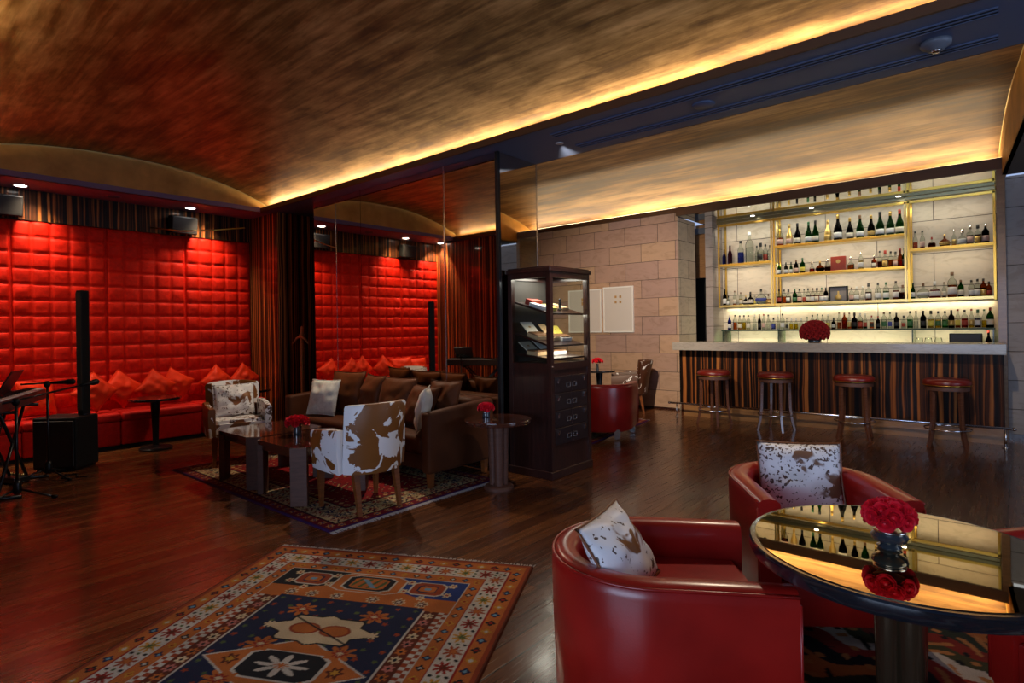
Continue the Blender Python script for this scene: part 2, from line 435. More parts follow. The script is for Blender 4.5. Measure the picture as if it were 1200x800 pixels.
# gable arch over red alcove
bm = BM(); ys = [YM0 + (YM1 - YM0) * i / 48 for i in range(49)]
top = [bm.verts.new((XR - .01, y, vault_z(y) + .004)) for y in ys]; bot = [bm.verts.new((XR - .01, y, Z0)) for y in ys]
tb = [bm.verts.new((XR - .05, y, vault_z(y) + .004)) for y in ys]; bb = [bm.verts.new((XR - .05, y, Z0)) for y in ys]
for i in range(48):
    bm.faces.new((bot[i], bot[i + 1], top[i + 1], top[i])); bm.faces.new((bb[i], tb[i], tb[i + 1], bb[i + 1])); bm.faces.new((top[i], top[i + 1], tb[i + 1], tb[i])); bm.faces.new((bot[i], bb[i], bb[i + 1], bot[i + 1]))
struct('ceiling_gable', bm, M['gold_flat'])
# thin gold bead standing in for the line of light along the arch
bm = BM(); tube(bm, [(XR + .004, y, vault_z(y) - .006) for y in ys], .006, 6); struct('ceiling_light_line', bm, M['brass_l'], smooth=True)
# soffit over red alcove
bm = BM(); box(bm, -8.6, XR, YM0 - .4, 4.7, Z0, Z0 + .06); struct('ceiling_soffit_alcove', bm, M['soffit_purple'])
# beam between the two vaults, hollowed as two cove troughs
YB0, YB1 = 3.80, 4.57
bm = BM()
box(bm, XR - .1, 4.1, YB0, YB1, Z0, Z0 + .03)
struct('ceiling_beam', bm, M['soffit'])
bm = BM(); box(bm, XR, 4.1, YB0 - .02, YB0, Z0 - .005, Z0 + .055); struct('trim_1', bm, M['lip'])
bm = BM(); box(bm, -7.0, 3.0, YB1, YB1 + .015, Z0, Z0 + .05); struct('trim_2', bm, M['lip'])
# beam on the camera side and flat ceiling behind the camera
bm = BM(); box(bm, -8.6, 4.1, -4.2, YM0 + .15, Z0, Z0 + .03); struct('ceiling_rear', bm, M['soffit'])
bm = BM(); box(bm, XR, 4.1, YM0 + .15, YM0 + .17, Z0 - .005, Z0 + .055); struct('trim_3', bm, M['lip'])
# bar vault
YC0, YC1 = 4.57, 9.00
def vz2(y):
    t = (y - 6.75) / 2.27; return 3.08 + .48 * max(0., 1 - abs(t) ** 2.3) ** .9 + .17 * max(0, (y - 6.6) / 2.4)
def gx(y): return .05 + .055 * (8.6 - y)          # line of the bar bay's right-hand gable
bm = BM()
def fb(u, v):
    y = YC0 - .06 + (YC1 - YC0 + .06) * (.5 - .5 * math.cos(PI * v)); return Vector((-8.0 + (gx(y) + 8.0) * u, y, vz2(y)))
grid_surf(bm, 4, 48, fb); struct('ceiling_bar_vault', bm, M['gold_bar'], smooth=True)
bm = BM(); ys2 = [4.5 + 4.5 * i / 40 for i in range(41)]
tp = [bm.verts.new((gx(y), y, vz2(y) + .01)) for y in ys2]; bt = [bm.verts.new((gx(y), y, Z0)) for y in ys2]
tp2 = [bm.verts.new((gx(y) + .04, y, vz2(y) + .01)) for y in ys2]; bt2 = [bm.verts.new((gx(y) + .04, y, Z0)) for y in ys2]
for i in range(40):
    bm.faces.new((bt[i], bt[i + 1], tp[i + 1], tp[i])); bm.faces.new((bt2[i], tp2[i], tp2[i + 1], bt2[i + 1])); bm.faces.new((bt[i], bt2[i], bt2[i + 1], bt[i + 1]))
struct('ceiling_bar_gable', bm, M['gold_flat'])
bm = BM(); tube(bm, [(gx(y) - .004, y, vz2(y) - .006) for y in ys2], .005, 6); struct('ceiling_bar_trim', bm, M['brass_l'], smooth=True)
bm = BM(); prism(bm, [(gx(4.57), 4.57), (gx(8.6), 8.6), (4.1, 8.6), (4.1, 4.57)], Z0, Z0 + .03); struct('ceiling_soffit_side', bm, mat('grey_soffit', (.085, .075, .072), .7))
# back cove lip over stone wall and bar
bm = BM(); box(bm, -7.9, -3.86, 8.57, 8.61, Z0 + .13, Z0 + .20); box(bm, -3.86, .06, 8.56, 8.60, ZM, Z0 + .20); struct('trim_4', bm, M['lip'])
bm = BM(); box(bm, -8.0, .10, 8.67, 9.05, Z0 + .10, Z0 + .12); box(bm, -8.0, .10, 9.0, 9.05, Z0 + .12, Z0 + .35); struct('ceiling_cove_shelf', bm, M['lip'])
struct('trim_5', boxm(-7.8, .05, 8.612, 8.618, Z0 + .193, Z0 + .212), mat('cove_led', (1, .8, .5), .5, emit=(1., .76, .42), estr=4.5))

# red alcove: tufted wall
XW = -8.42; TZ = 2.655; PITCH = .18
def tuft_panel(bm, y0, y1, ncol, z0, z1, first):
    """a padded panel of square tufts facing +X; rows run from the top down"""
    nrow = int(round((z1 - z0) / PITCH)); k = 10
    NU, NV = ncol * k, nrow * k
    cw = (y1 - y0) / ncol
    def f(u, v):
        y = y0 + (y1 - y0) * u; z = z1 - (z1 - z0) * v
        a = abs(math.sin(PI * u * ncol)) ** .26; b = abs(math.sin(PI * v * nrow)) ** .24
        ci, ri = int(u * ncol * .9999), int(v * nrow * .9999)
        h = .030 * a * b
        fold = noise.noise(Vector((y * 7 + 3.1, z * 7, 1.7 + first)))
        fine = noise.noise(Vector((y * 30, z * 24, 5.)))
        sag = .012 * math.sin(PI * (v * nrow - ri)) * (v * nrow - ri - .5)
        edge = min(u, 1 - u) * ncol
        h += .010 * fold * a * b + .004 * fine * a * b - sag * a * .8
        if edge < .06: h -= .02
        wob = .008 * noise.noise(Vector((ci * 3.3, z * 3, 9))) * a
        return Vector((XW + .02 + h, y, z + wob))
    grid_surf(bm, NU, NV, f)
bounds = [-.56, .34, 1.24, 2.14, 3.04, 3.92]
wall = struct('wall_left', boxm(-8.65, XW + .012, -.6, 4.7, 0, 3.0), M['tuft'])
NR = 12
for i in range(len(bounds) - 1):
    bm = BM(); tuft_panel(bm, bounds[i] + .003, bounds[i + 1] - .003, 5, TZ - NR * PITCH, TZ, i)
    o = struct('tufted_panel', bm, M['tuft'], wall, smooth=True)
bm = BM(); box(bm, XW, XW + .05, -.6, 3.93, TZ + .002, Z0); struct('wall_left_frieze', bm, M['ebony_dark'])
# pillar at the corner: veneered front and glossy side
bm = BM(); box(bm, -8.45, -7.57, 3.925, 4.50, 0, Z0, .004, 1); struct('wall_corner_pier', bm, M['ebony_gloss'])
# mirrored recess behind the coat stand
bm = BM(); box(bm, -7.57, -6.715, 4.5, 4.56, 0, Z0); struct('wall_recess_mirror', bm, M['mirror'])
# mirrored partition box
YF = 3.98
core = struct('wall_partition', boxm(-6.71, -3.545, YF + .012, 4.58, 0, Z0 - .002), M['black'])
for a, b in ((-6.72, -6.22), (-6.22, -5.70), (-5.70, -4.27), (-4.27, -3.53)):
    o = struct('mirror_pane', boxm(a + .003, b - .003, YF, YF + .01, .02, Z0 - .004), M['mirror'], core)
struct('mirror_pane', boxm(-3.545, -3.535, YF + .02, 4.57, .02, Z0 - .004), M['mirror'], core)
struct('mirror_edge_trim', boxm(-3.56, -3.520, YF - .012, YF + .022, 0, Z0 - .002, .003, 1), mat('gunmetal_edge', (.05, .055, .06), .3, .8), core)
for x, y in ((-4.27, YF - .003), (-6.22, YF)):
    struct('mirror_joint', boxm(x - .006, x + .006, y - .003, y + .004, .02, Z0 - .004), M['chrome'], core)
struct('mirror_joint', boxm(-3.538, -3.530, 4.565, 4.58, .02, Z0 - .004), M['chrome'], core)
# wall facing the mirror
bm = BM(); box(bm, -8.6, -3.3, .18, .36, 0, Z0); struct('wall_front', bm, M['ebony'])

# stone wall, pier return, dark doorway, grey pillar
YS = 8.62
struct('wall_back', boxm(-8.0, -3.86, YS, YS + .04, 0, Z0 + .15), M['stone_x'])
struct('wall_back_return', boxm(-3.97, -3.855, YS + .001, 9.30, 0, Z0 + .06), M['stone_y'])
struct('wall_back_pillar', boxm(-3.745, -3.625, 9.45, 9.95, 0, ZM), M['stone_grey'])
struct('wall_back_dark', boxm(-4.3, -3.72, 9.95, 10.0, 0, ZM), M['black'])
struct('wall_back_lintel', boxm(-3.97, -3.74, 9.60, 9.64, 2.15, 3.06), M['plinth'])
struct('wall_back_transom', boxm(-3.97, -3.74, 9.55, 9.59, 2.90, 3.0), mat('grey_steel', (.12, .13, .15), .4, .5))
# niche behind the bar
YN = 9.92
struct('wall_niche', boxm(-3.70, .10, YN, YN + .1, 0, ZM), M['stone_light'])
struct('ceiling_niche_mirror', boxm(-3.85, .0, 8.602, YN, ZM, ZM + .02), M['mirror_niche'])
struct('wall_niche_side', boxm(.0, .075, 8.57, YN + .05, 0, ZM), M['plinth'])
struct('wall_right_pier', boxm(.078, 4.1, 8.70, 8.9, 0, Z0), M['stone_grey'])
struct('wall_low_side', boxm(-4.4, -4.3, 8.7, 10.0, 0, ZM), M['stone_grey'])
# rest of the room beyond the frame
struct('wall_right', boxm(4.1, 4.2, -4.2, 8.9, 0, 3.6), M['wall_plain'])
struct('wall_far_left', boxm(-8.1, -8.0, 4.7, 8.7, 0, 3.7), M['ebony_dark'])
bm = BM()
for a, b, c, d in ((-9, -2.4, 0, 3.0), (1.8, 4.2, 0, 3.0), (-2.4, 1.8, 0, .5), (-2.4, 1.8, 2.6, 3.0)): box(bm, a, b, -4.3, -4.2, c, d)
struct('wall_rear', bm, M['wall_plain'])
struct('wall_rear_side', boxm(-8.7, -8.6, -4.2, .2, 0, 3.0), M['wall_plain'])
bm = BM()
for x in (-2.4, -1.0, .4, 1.74): box(bm, x, x + .06, -4.28, -4.22, .5, 2.6)
for z in (.5, 2.54): box(bm, -2.4, 1.8, -4.28, -4.22, z, z + .06)
w = struct('window_1', bm, M['table_edge'])
struct('window_glass', boxm(-2.4, 1.8, -4.26, -4.25, .5, 2.6), M['glass'], w)
struct('baseboard_back', boxm(-7.9, -3.86, YS - .015, YS, 0, .03), M['cabinet'])
struct('baseboard_right', boxm(.08, 4.1, 8.685, 8.70, 0, .05), M['cabinet'])

# ------------------------------------------------------------------ ceiling fittings
def diffuser(label, x0, x1, y):
    t = thing('linear_diffuser', label, 'air vent', (0, 0, 0), 0)
    bm = BM()
    for dy in (-.045, -.005, .035): box(bm, x0, x1, y + dy, y + dy + .012, Z0 - .008, Z0)
    obj('frame_bars', bm, M['soffit'], t)
    obj('dark_slots', boxm(x0, x1, y - .033, y + .035, Z0 - .003, Z0 - .0005), M['black'], t)
diffuser('long slotted air diffuser along the front of the dark blue ceiling beam', -2.9, .02, 3.99)
diffuser('long slotted air diffuser along the bar side of the dark blue ceiling beam', -2.9, .02, 4.38)
t = thing('smoke_detector', 'domed smoke detector on the blue beam, between the two slotted diffusers', 'smoke detector', (-.261, 4.2, Z0))
bm = BM(); lathe(bm, [(.0, -.05), (.045, -.048), (.06, -.03), (.075, -.025), (.078, 0)], 28); obj('housing', bm, mat('detector_grey', (.16, .18, .22), .5), t, smooth=True)
bm = BM(); lathe(bm, [(.0, -.066), (.018, -.064), (.03, -.05)], 20); obj('sensor_dome', bm, M['chrome'], t, smooth=True)
bm = BM(); lathe(bm, [(0, -.012), (.075, -.010), (.085, 0)], 32)
tag(obj('ceiling_disc', bm, M['soffit'], None, True, loc=(-1.66, 4.2, Z0)), 'flat round cover plate on the blue beam, painted to match', 'ceiling speaker')
t = thing('beam_spotlight', 'tiny recessed spotlight at the mirror end of the blue beam', 'spotlight', (-2.979, 4.2, Z0))
bm = BM(); lathe(bm, [(.0, -.006), (.02, -.006), (.035, -.004), (.038, 0)], 20); obj('trim_ring', bm, M['white'], t, smooth=True)

dl = thing('downlight', 'lit round downlight in the plum soffit, nearest the mirror', 'downlight', (-8.12, 3.02, Z0), 0, 'downlights over the red wall')
bm = BM(); lathe(bm, [(.062, -.008), (.068, -.006), (.07, 0), (.05, 0), (.056, -.007), (.062, -.008)], 28, caps=False); obj('trim_ring', bm, M['white_gloss'], dl, smooth=True)
bm = BM(); lathe(bm, [(0, -.006), (.055, -.006), (.055, -.001)], 28); obj('lens', bm, M['lamp'], dl)
dup(dl, (-8.16, 1.30, Z0), 0, 'lit round downlight in the plum soffit, farther from the mirror')
d3 = dup(dl, (-8.16, .45, Z0), 0, 'round downlight in the plum soffit beside the striped side wall')
t = thing('unlit_downlight', 'unlit round downlight in the plum soffit, between two lit ones', 'downlight', (-8.08, 2.15, Z0))
bm = BM(); lathe(bm, [(0, -.003), (.055, -.003), (.065, -.006), (.07, 0)], 28); obj('dark_lens', bm, M['soffit'], t, smooth=True)

def wall_speaker(label, y, z, big=True):
    t = thing('wall_speaker', label, 'loudspeaker', (-8.34, y, z), 0, 'loudspeakers under the plum soffit')
    bm = BM(); box(bm, 0, .14, -.16, .16, -.12, .11, .012, 2, Matrix.Rotation(.15, 4, 'Y')); obj('cabinet', bm, M['black'], t)
    bm = BM(); box(bm, .141, .15, -.15, .15, -.11, .10, .004, 1, Matrix.Rotation(.15, 4, 'Y')); obj('grille', bm, mat('speaker_grille', (.02, .018, .02), .6), t)
    bm = BM(); box(bm, -.03, .02, -.03, .03, -.04, .04); obj('wall_bracket', bm, M['blackmetal'], t)
    return t
wall_speaker('black loudspeaker hung beneath the plum soffit near the striped corner pillar', 2.98, 2.80)
wall_speaker('black loudspeaker hung beneath the plum soffit, cut by the photo edge', 1.17, 2.80)
# thin gilded rail under the speaker
bm = BM()
tube(bm, [(-8.34, 2.62, 2.72), (-8.0, 2.85, 2.66), (-7.9, 3.15, 2.69), (-7.72, 3.55, 2.75)], .008, 8)
tag(obj('curved_picture_rail', bm, M['brass'], None, True), 'thin curved brass rod under the loudspeaker beside the corner pillar', 'rod')

# ------------------------------------------------------------------ banquette
XB = -7.89
bq = thing('banquette', 'long built-in red velvet bench along the tufted red wall', 'bench', (0, 0, 0))
bm = BM(); box(bm, XW + .03, XB - .02, .40, 3.90, .0, .05); obj('plinth_board', bm, M['black'], bq)
for i, (a, b) in enumerate(((.42, 1.24), (1.24, 2.14), (2.14, 3.04), (3.04, 3.90))):
    bm = BM(); box(bm, XB - .10, XB, a + .004, b - .004, .04, .325, .018, 3); obj('front_panel', bm, M['tuft_seat'], bq, True, angle=40)
    bm = BM(); vs = box(bm, XW + .06, XB + .025, a + .002, b - .002, .325, .425, .035, 4); obj('seat_cushion', bm, M['tuft_seat'], bq, True)
zb = .425
P = [(-8.14, 1.05, .5, .0, .35), (-8.12, 1.42, .9, .1, .3), (-8.01, 1.80, 0, .75, .18), (-8.19, 2.12, 0, .70, .15), (-8.01, 2.45, 0, .68, .18), (-8.19, 2.76, .1, .55, .15), (-8.12, 3.22, 0., .80, .25), (-8.14, 3.60, 0, .76, .2)]
plabs = ['orange-red velvet pillow lying on the red bench behind the keyboard', 'orange-red velvet pillow on the red bench just behind the thin column speaker',
         'plain red velvet pillow standing on a corner beside the thin column speaker', 'orange-red quilted pillow, second along from the column speaker on the bench',
         'orange-red pillow on the bench, directly behind the small round table top', 'red pillow with a curled-up corner beside the small table on the bench',
         'orange-red pillow peaking up behind the left cowhide armchair', 'orange-red pillow at the corner pillar end of the red bench']
for i, (x, y, rz, roll, lean) in enumerate(P):
    s = .40 if roll == 0 or i == 1 else .345
    hgt = zb + .012 + s / 2 * math.sin(roll)
    pillow(plabs[i], 'orange-red pillows on the red bench', M['pillow_red'], (x, y, hgt), PI / 2 + rz * .5, lean, s, s, .16, .16, seed=i + 1, roll=roll)

def pedestal_table(label, loc, r, h, m_top, m_leg, name='pedestal_table', group=None, edge=None, colr=.035, base=.17, lobes=False, th=.025):
    t = thing(name, label, 'table', loc, 0, group)
    bm = BM(); lathe(bm, [(0, h - th), (r * .985, h - th), (r, h - th * .7), (r, h - th * .15), (r * .99, h - .001), (0, h - .001)], 64); obj('table_rim', bm, edge or m_top, t, True, angle=35)
    bm = BM(); lathe(bm, [(0, h - .001), (r * .955, h - .001), (r * .955, h + .0015), (0, h + .0015)], 64); obj('table_top', bm, m_top, t)
    bm = BM()
    if lobes:
        for k in range(4):
            a = PI / 4 + k * PI / 2
            cx, cy = colr * .8 * math.cos(a), colr * .8 * math.sin(a)
            rings = []
            for rr, z in ((colr * .62, .035), (colr * .66, .12), (colr * .80, h * .75), (colr * .92, h - th)):
                rings.append((rr, z))
            lathe(bm, rings, 16, cx, cy)
    else:
        lathe(bm, [(colr * 1.0, .03), (colr * .85, .08), (colr * 1.1, h * .6), (colr * 1.55, h - th)], 24)
    obj('column', bm, m_leg, t, True, angle=50)
    bm = BM(); lathe(bm, [(0, 0), (base, 0), (base, .018), (base * .93, .028), (base * .45, .036), (colr * 1.15, .05), (0, .05)], 40); obj('base_plate', bm, m_leg, t, True, angle=40)
    return t
pedestal_table('small black round pedestal table in front of the red bench pillows', (-7.52, 2.38, 0), .27, .60, M['table_edge'], M['blackmetal'], group='small black tables at the red bench')
pedestal_table('small black round table at the corner pillar, behind the speckled cowhide armchair', (-7.42, 3.42, 0), .27, .60, M['table_edge'], M['blackmetal'], group='small black tables at the red bench')

# ------------------------------------------------------------------ stage gear on the far side
sub = thing('subwoofer', 'big black subwoofer box on the floor in front of the red bench', 'loudspeaker', (-7.22, 1.479, 0), math.radians(42))
obj('cabinet', boxm(-.21, .21, -.165, .165, .02, .53, .015, 2), M['black'], sub)
obj('front_grille', boxm(-.195, .195, -.176, -.164, .05, .50, .004, 1), mat('grille_black', (.012, .013, .013), .55), sub)
for sx in (-.16, .16):
    obj('foot', boxm(sx - .03, sx + .03, -.14, .14, 0, .022), M['blackmetal'], sub)
col = thing('column_loudspeaker', 'tall thin black column loudspeaker rising from the subwoofer box', 'loudspeaker', (-7.20, 1.60, .53), math.radians(30))
col.location = (-7.15, 1.615, .532)
obj('column_body', boxm(-.033, .033, -.045, .045, .0, 1.27, .008, 2), M['black'], col)
obj('column_grille', boxm(-.028, .028, -.052, -.045, .05, 1.25), mat('grille_black_fine', (.015, .016, .016), .7), col)
tube_b = BM(); lathe(tube_b, [(.02, -.0), (.05, .0), (.05, .01), (.02, .012)], 16); obj('mount_socket', tube_b, M['blackmetal'], col)

def mic_stand(label, x, y, h, boom_dir, boom_len, tilt, rz0=0.):
    t = thing('microphone_stand', label, 'microphone stand', (x, y, 0), 0, 'microphone stands by the keyboard')
    bm = BM(); tube(bm, [(0, 0, .06), (0, 0, h)], .011, 10); obj('pole', bm, M['blackmetal'], t, True)
    bm = BM(); lathe(bm, [(.02, .05), (.032, .07), (.03, .14), (.018, .17)], 14); obj('leg_hub', bm, M['blackmetal'], t, True)
    for k in range(3):
        a = rz0 + k * 2 * PI / 3
        bm = BM(); tube(bm, [(.02 * math.cos(a), .02 * math.sin(a), .09), (.27 * math.cos(a), .27 * math.sin(a), .012)], .009, 8); l = obj('leg', bm, M['blackmetal'], t, True)
        bm = BM(); tube(bm, [(.25 * math.cos(a), .25 * math.sin(a), .016), (.29 * math.cos(a), .29 * math.sin(a), .013)], .013, 8); obj('rubber_foot', bm, M['black'], l, True)
    bm = BM(); lathe(bm, [(.018, h - .02), (.028, h), (.028, h + .03), (.012, h + .04)], 12); obj('clutch', bm, M['black'], t, True)
    dx, dy = math.cos(boom_dir), math.sin(boom_dir)
    p0 = Vector((-dx * .2, -dy * .2, h + .02 - tilt * .2)); p1 = Vector((dx * boom_len, dy * boom_len, h + .02 + tilt * boom_len))
    bm = BM(); tube(bm, [p0, p1], .008, 8); b = obj('boom', bm, M['blackmetal'], t, True)
    bm = BM(); dd = (p1 - p0).normalized(); tube(bm, [p1, p1 + dd * .10, p1 + dd * .13, p1 + dd * .175, p1 + dd * .19], [.012, .018, .026, .026, .012], 12); obj('microphone', bm, M['black'], t, True)
    return t
mic_stand('black microphone stand with its boom reaching right over the subwoofer', -6.83, 1.26, .88, math.radians(62), .03, .02, .4)
mic_stand('nearest black microphone stand, boom crossing in front of the keyboard', -6.15, .93, .80, math.radians(118), .55, .12, .9)
kb = thing('keyboard_instrument', 'long black electric piano keyboard on a folding stand by the photo edge', 'keyboard', (-6.65, .92, .725), math.radians(-24))
obj('case', boxm(-.62, .62, -.15, .15, 0, .10, .012, 2), mat('keyboard_case', (.045, .028, .028), .35), kb)
bm = BM()
for i in range(52): box(bm, -.55 + i * .0212, -.55 + i * .0212 + .0198, .02, .145, .10, .112)
obj('white_keys', bm, M['white_gloss'], kb)
bm = BM()
for i in range(52):
    if i % 7 not in (2, 6): box(bm, -.535 + i * .0212, -.535 + i * .0212 + .011, .02, .10, .112, .121)
obj('black_keys', bm, M['black'], kb)
obj('control_panel', boxm(-.55, .55, -.13, .0, .10, .104), M['blackmetal'], kb)
ks = thing('keyboard_stand', 'black folding X-shaped stand under the keyboard', 'stand', (-6.65, .92, 0), math.radians(-24))
for s in (-1, 1):
    for yy in (-.06, .06):
        bm = BM(); tube(bm, [(s * .38, yy, .02), (-s * .30, yy, .70)], .014, 8); obj('leg', bm, M['blackmetal'], ks, True)
    bm = BM(); tube(bm, [(s * .38, -.22, .014), (s * .38, .22, .014)], .014, 8); obj('foot_bar', bm, M['blackmetal'], ks, True)
    bm = BM(); tube(bm, [(s * .30, -.17, .708), (s * .30, .17, .708)], .014, 8); obj('support_bar', bm, M['blackmetal'], ks, True)
bm = BM(); box(bm, -.16, .16, -.006, .006, 0, .22, .003, 1, Matrix.Translation((-.36, -.10, .105)) @ Matrix.Rotation(-.5, 4, 'X')); obj('music_rest', bm, mat('music_desk', (.035, .02, .022), .35), kb)
bm = BM()
pts = [(-6.50, 1.30, .007), (-6.62, 1.36, .007), (-6.74, 1.34, .007), (-6.80, 1.42, .007), (-6.88, 1.36, .007), (-6.78, 1.46, .007), (-6.66, 1.44, .007), (-6.58, 1.52, .007)]
sm = []
for i in range(len(pts) - 1):
    for k in range(6):
        t_ = k / 6; p = [pts[max(i - 1, 0)], pts[i], pts[i + 1], pts[min(i + 2, len(pts) - 1)]]
        sm.append(tuple(.5 * (2 * p[1][j] + (p[2][j] - p[0][j]) * t_ + (2 * p[0][j] - 5 * p[1][j] + 4 * p[2][j] - p[3][j]) * t_ ** 2 + (3 * p[1][j] - p[0][j] - 3 * p[2][j] + p[3][j]) * t_ ** 3) for j in range(3)))
tube(bm, sm, .005, 6); tag(obj('audio_cable', bm, M['black'], None, True), 'black cable curling on the floor between the microphone stand and subwoofer', 'cable')
ex = thing('pedal_board', 'small foot pedal with metal knobs on the floor by the subwoofer', 'foot pedal', (-6.92, 1.02, .013), .4)
obj('case', boxm(-.12, .12, -.07, .07, 0, .05, .008, 2), M['blackmetal'], ex)
for k in range(4):
    bm = BM(); lathe(bm, [(.014, .05), (.012, .066), (0, .066)], 12, -.08 + k * .053, .03); obj('knob', bm, M['brass_l'], ex, True)

# ------------------------------------------------------------------ rugs
def rug(name, label, m, w, l, step, fn, loc, rz, fringe_w=.03, fringe_ends=True, th=.010):
    """w along local X, l along local Y; fn(X, Y) in metres from the rug's centre -> rgb array"""
    nx, ny = int(w / step), int(l / step)
    xs = np.linspace(-w / 2, w / 2, nx + 1); ys_ = np.linspace(-l / 2, l / 2, ny + 1)
    X, Y = np.meshgrid(xs, ys_, indexing='ij')
    Zr = np.full_like(X, th); Zr[0, :] = 0; Zr[-1, :] = 0; Zr[:, 0] = 0; Zr[:, -1] = 0
    co = np.stack([X, Y, Zr], -1).reshape(-1, 3)
    idx = np.arange((nx + 1) * (ny + 1)).reshape(nx + 1, ny + 1)
    q = np.stack([idx[:-1, :-1], idx[1:, :-1], idx[1:, 1:], idx[:-1, 1:]], -1).reshape(-1, 4)
    me = bpy.data.meshes.new(name); me.from_pydata(co.tolist(), [], q.tolist()); me.materials.append(m)
    ca = me.color_attributes.new('weave', 'FLOAT_COLOR', 'POINT')
    rgb = fn(X, Y).reshape(-1, 3); rgba = np.concatenate([rgb, np.ones((len(rgb), 1))], 1).astype(np.float32)
    ca.data.foreach_set('color', rgba.ravel())
    t = thing(name, label, 'rug', (*loc, .0), rz)
    o = bpy.data.objects.new('woven_field', me); C.objects.link(o); o.parent = t
    if fringe_ends:
        bm = BM(); rr = random.Random(5)
        for s in (-1, 1):
            x = -w / 2
            while x < w / 2:
                dx = rr.uniform(-.008, .008); ln = fringe_w * rr.uniform(.7, 1.2)
                y0 = s * (l / 2 - .002); y1 = s * (l / 2 + ln)
                v = [bm.verts.new(p) for p in ((x, y0, .006), (x + .005, y0, .006), (x + .005 + dx, y1, .003), (x + dx, y1, .003))]
                v2 = [bm.verts.new(p) for p in ((x, y0, .001), (x + .005, y0, .001), (x + .005 + dx, y1, .0005), (x + dx, y1, .0005))]
                bm.faces.new(v); bm.faces.new(v2[::-1])
                for a in range(4): bm.faces.new((v[a], v[(a + 1) % 4], v2[(a + 1) % 4], v2[a]))
                x += .0085
        f = obj('fringe', bm, M['fringe'], t); f['kind'] = 'stuff'
    return t
def hx(c): return np.array([(int(c[i:i + 2], 16) / 255) ** 2.2 for i in (0, 2, 4)])
RU = {k: hx(v) for k, v in dict(orange='B0622E', rust='8E3E22', navy='20263E', blue='26386E', ivory='BDB2A2', black='1D1E22', red='8E2418', gold='B8822E', lblue='6A8CA0', green='4E5A34', cream='C8B08A', brown='5A2A1A', pink='B06A5E').items()}
def oct_(X, Y, a, b, k=.3):
    """octagonal distance: < 1 inside"""
    x, y = np.abs(X) / a, np.abs(Y) / b
    return np.maximum(np.maximum(x, y), (x + y) / (2 - k * 1.0))
def star(X, Y, r, n, inner=.5, ph=0.):
    th = np.arctan2(Y, X) + ph; rad = np.hypot(X, Y) / r
    return rad / (inner + (1 - inner) * np.abs(np.cos(th * n / 2)) ** 1.5)
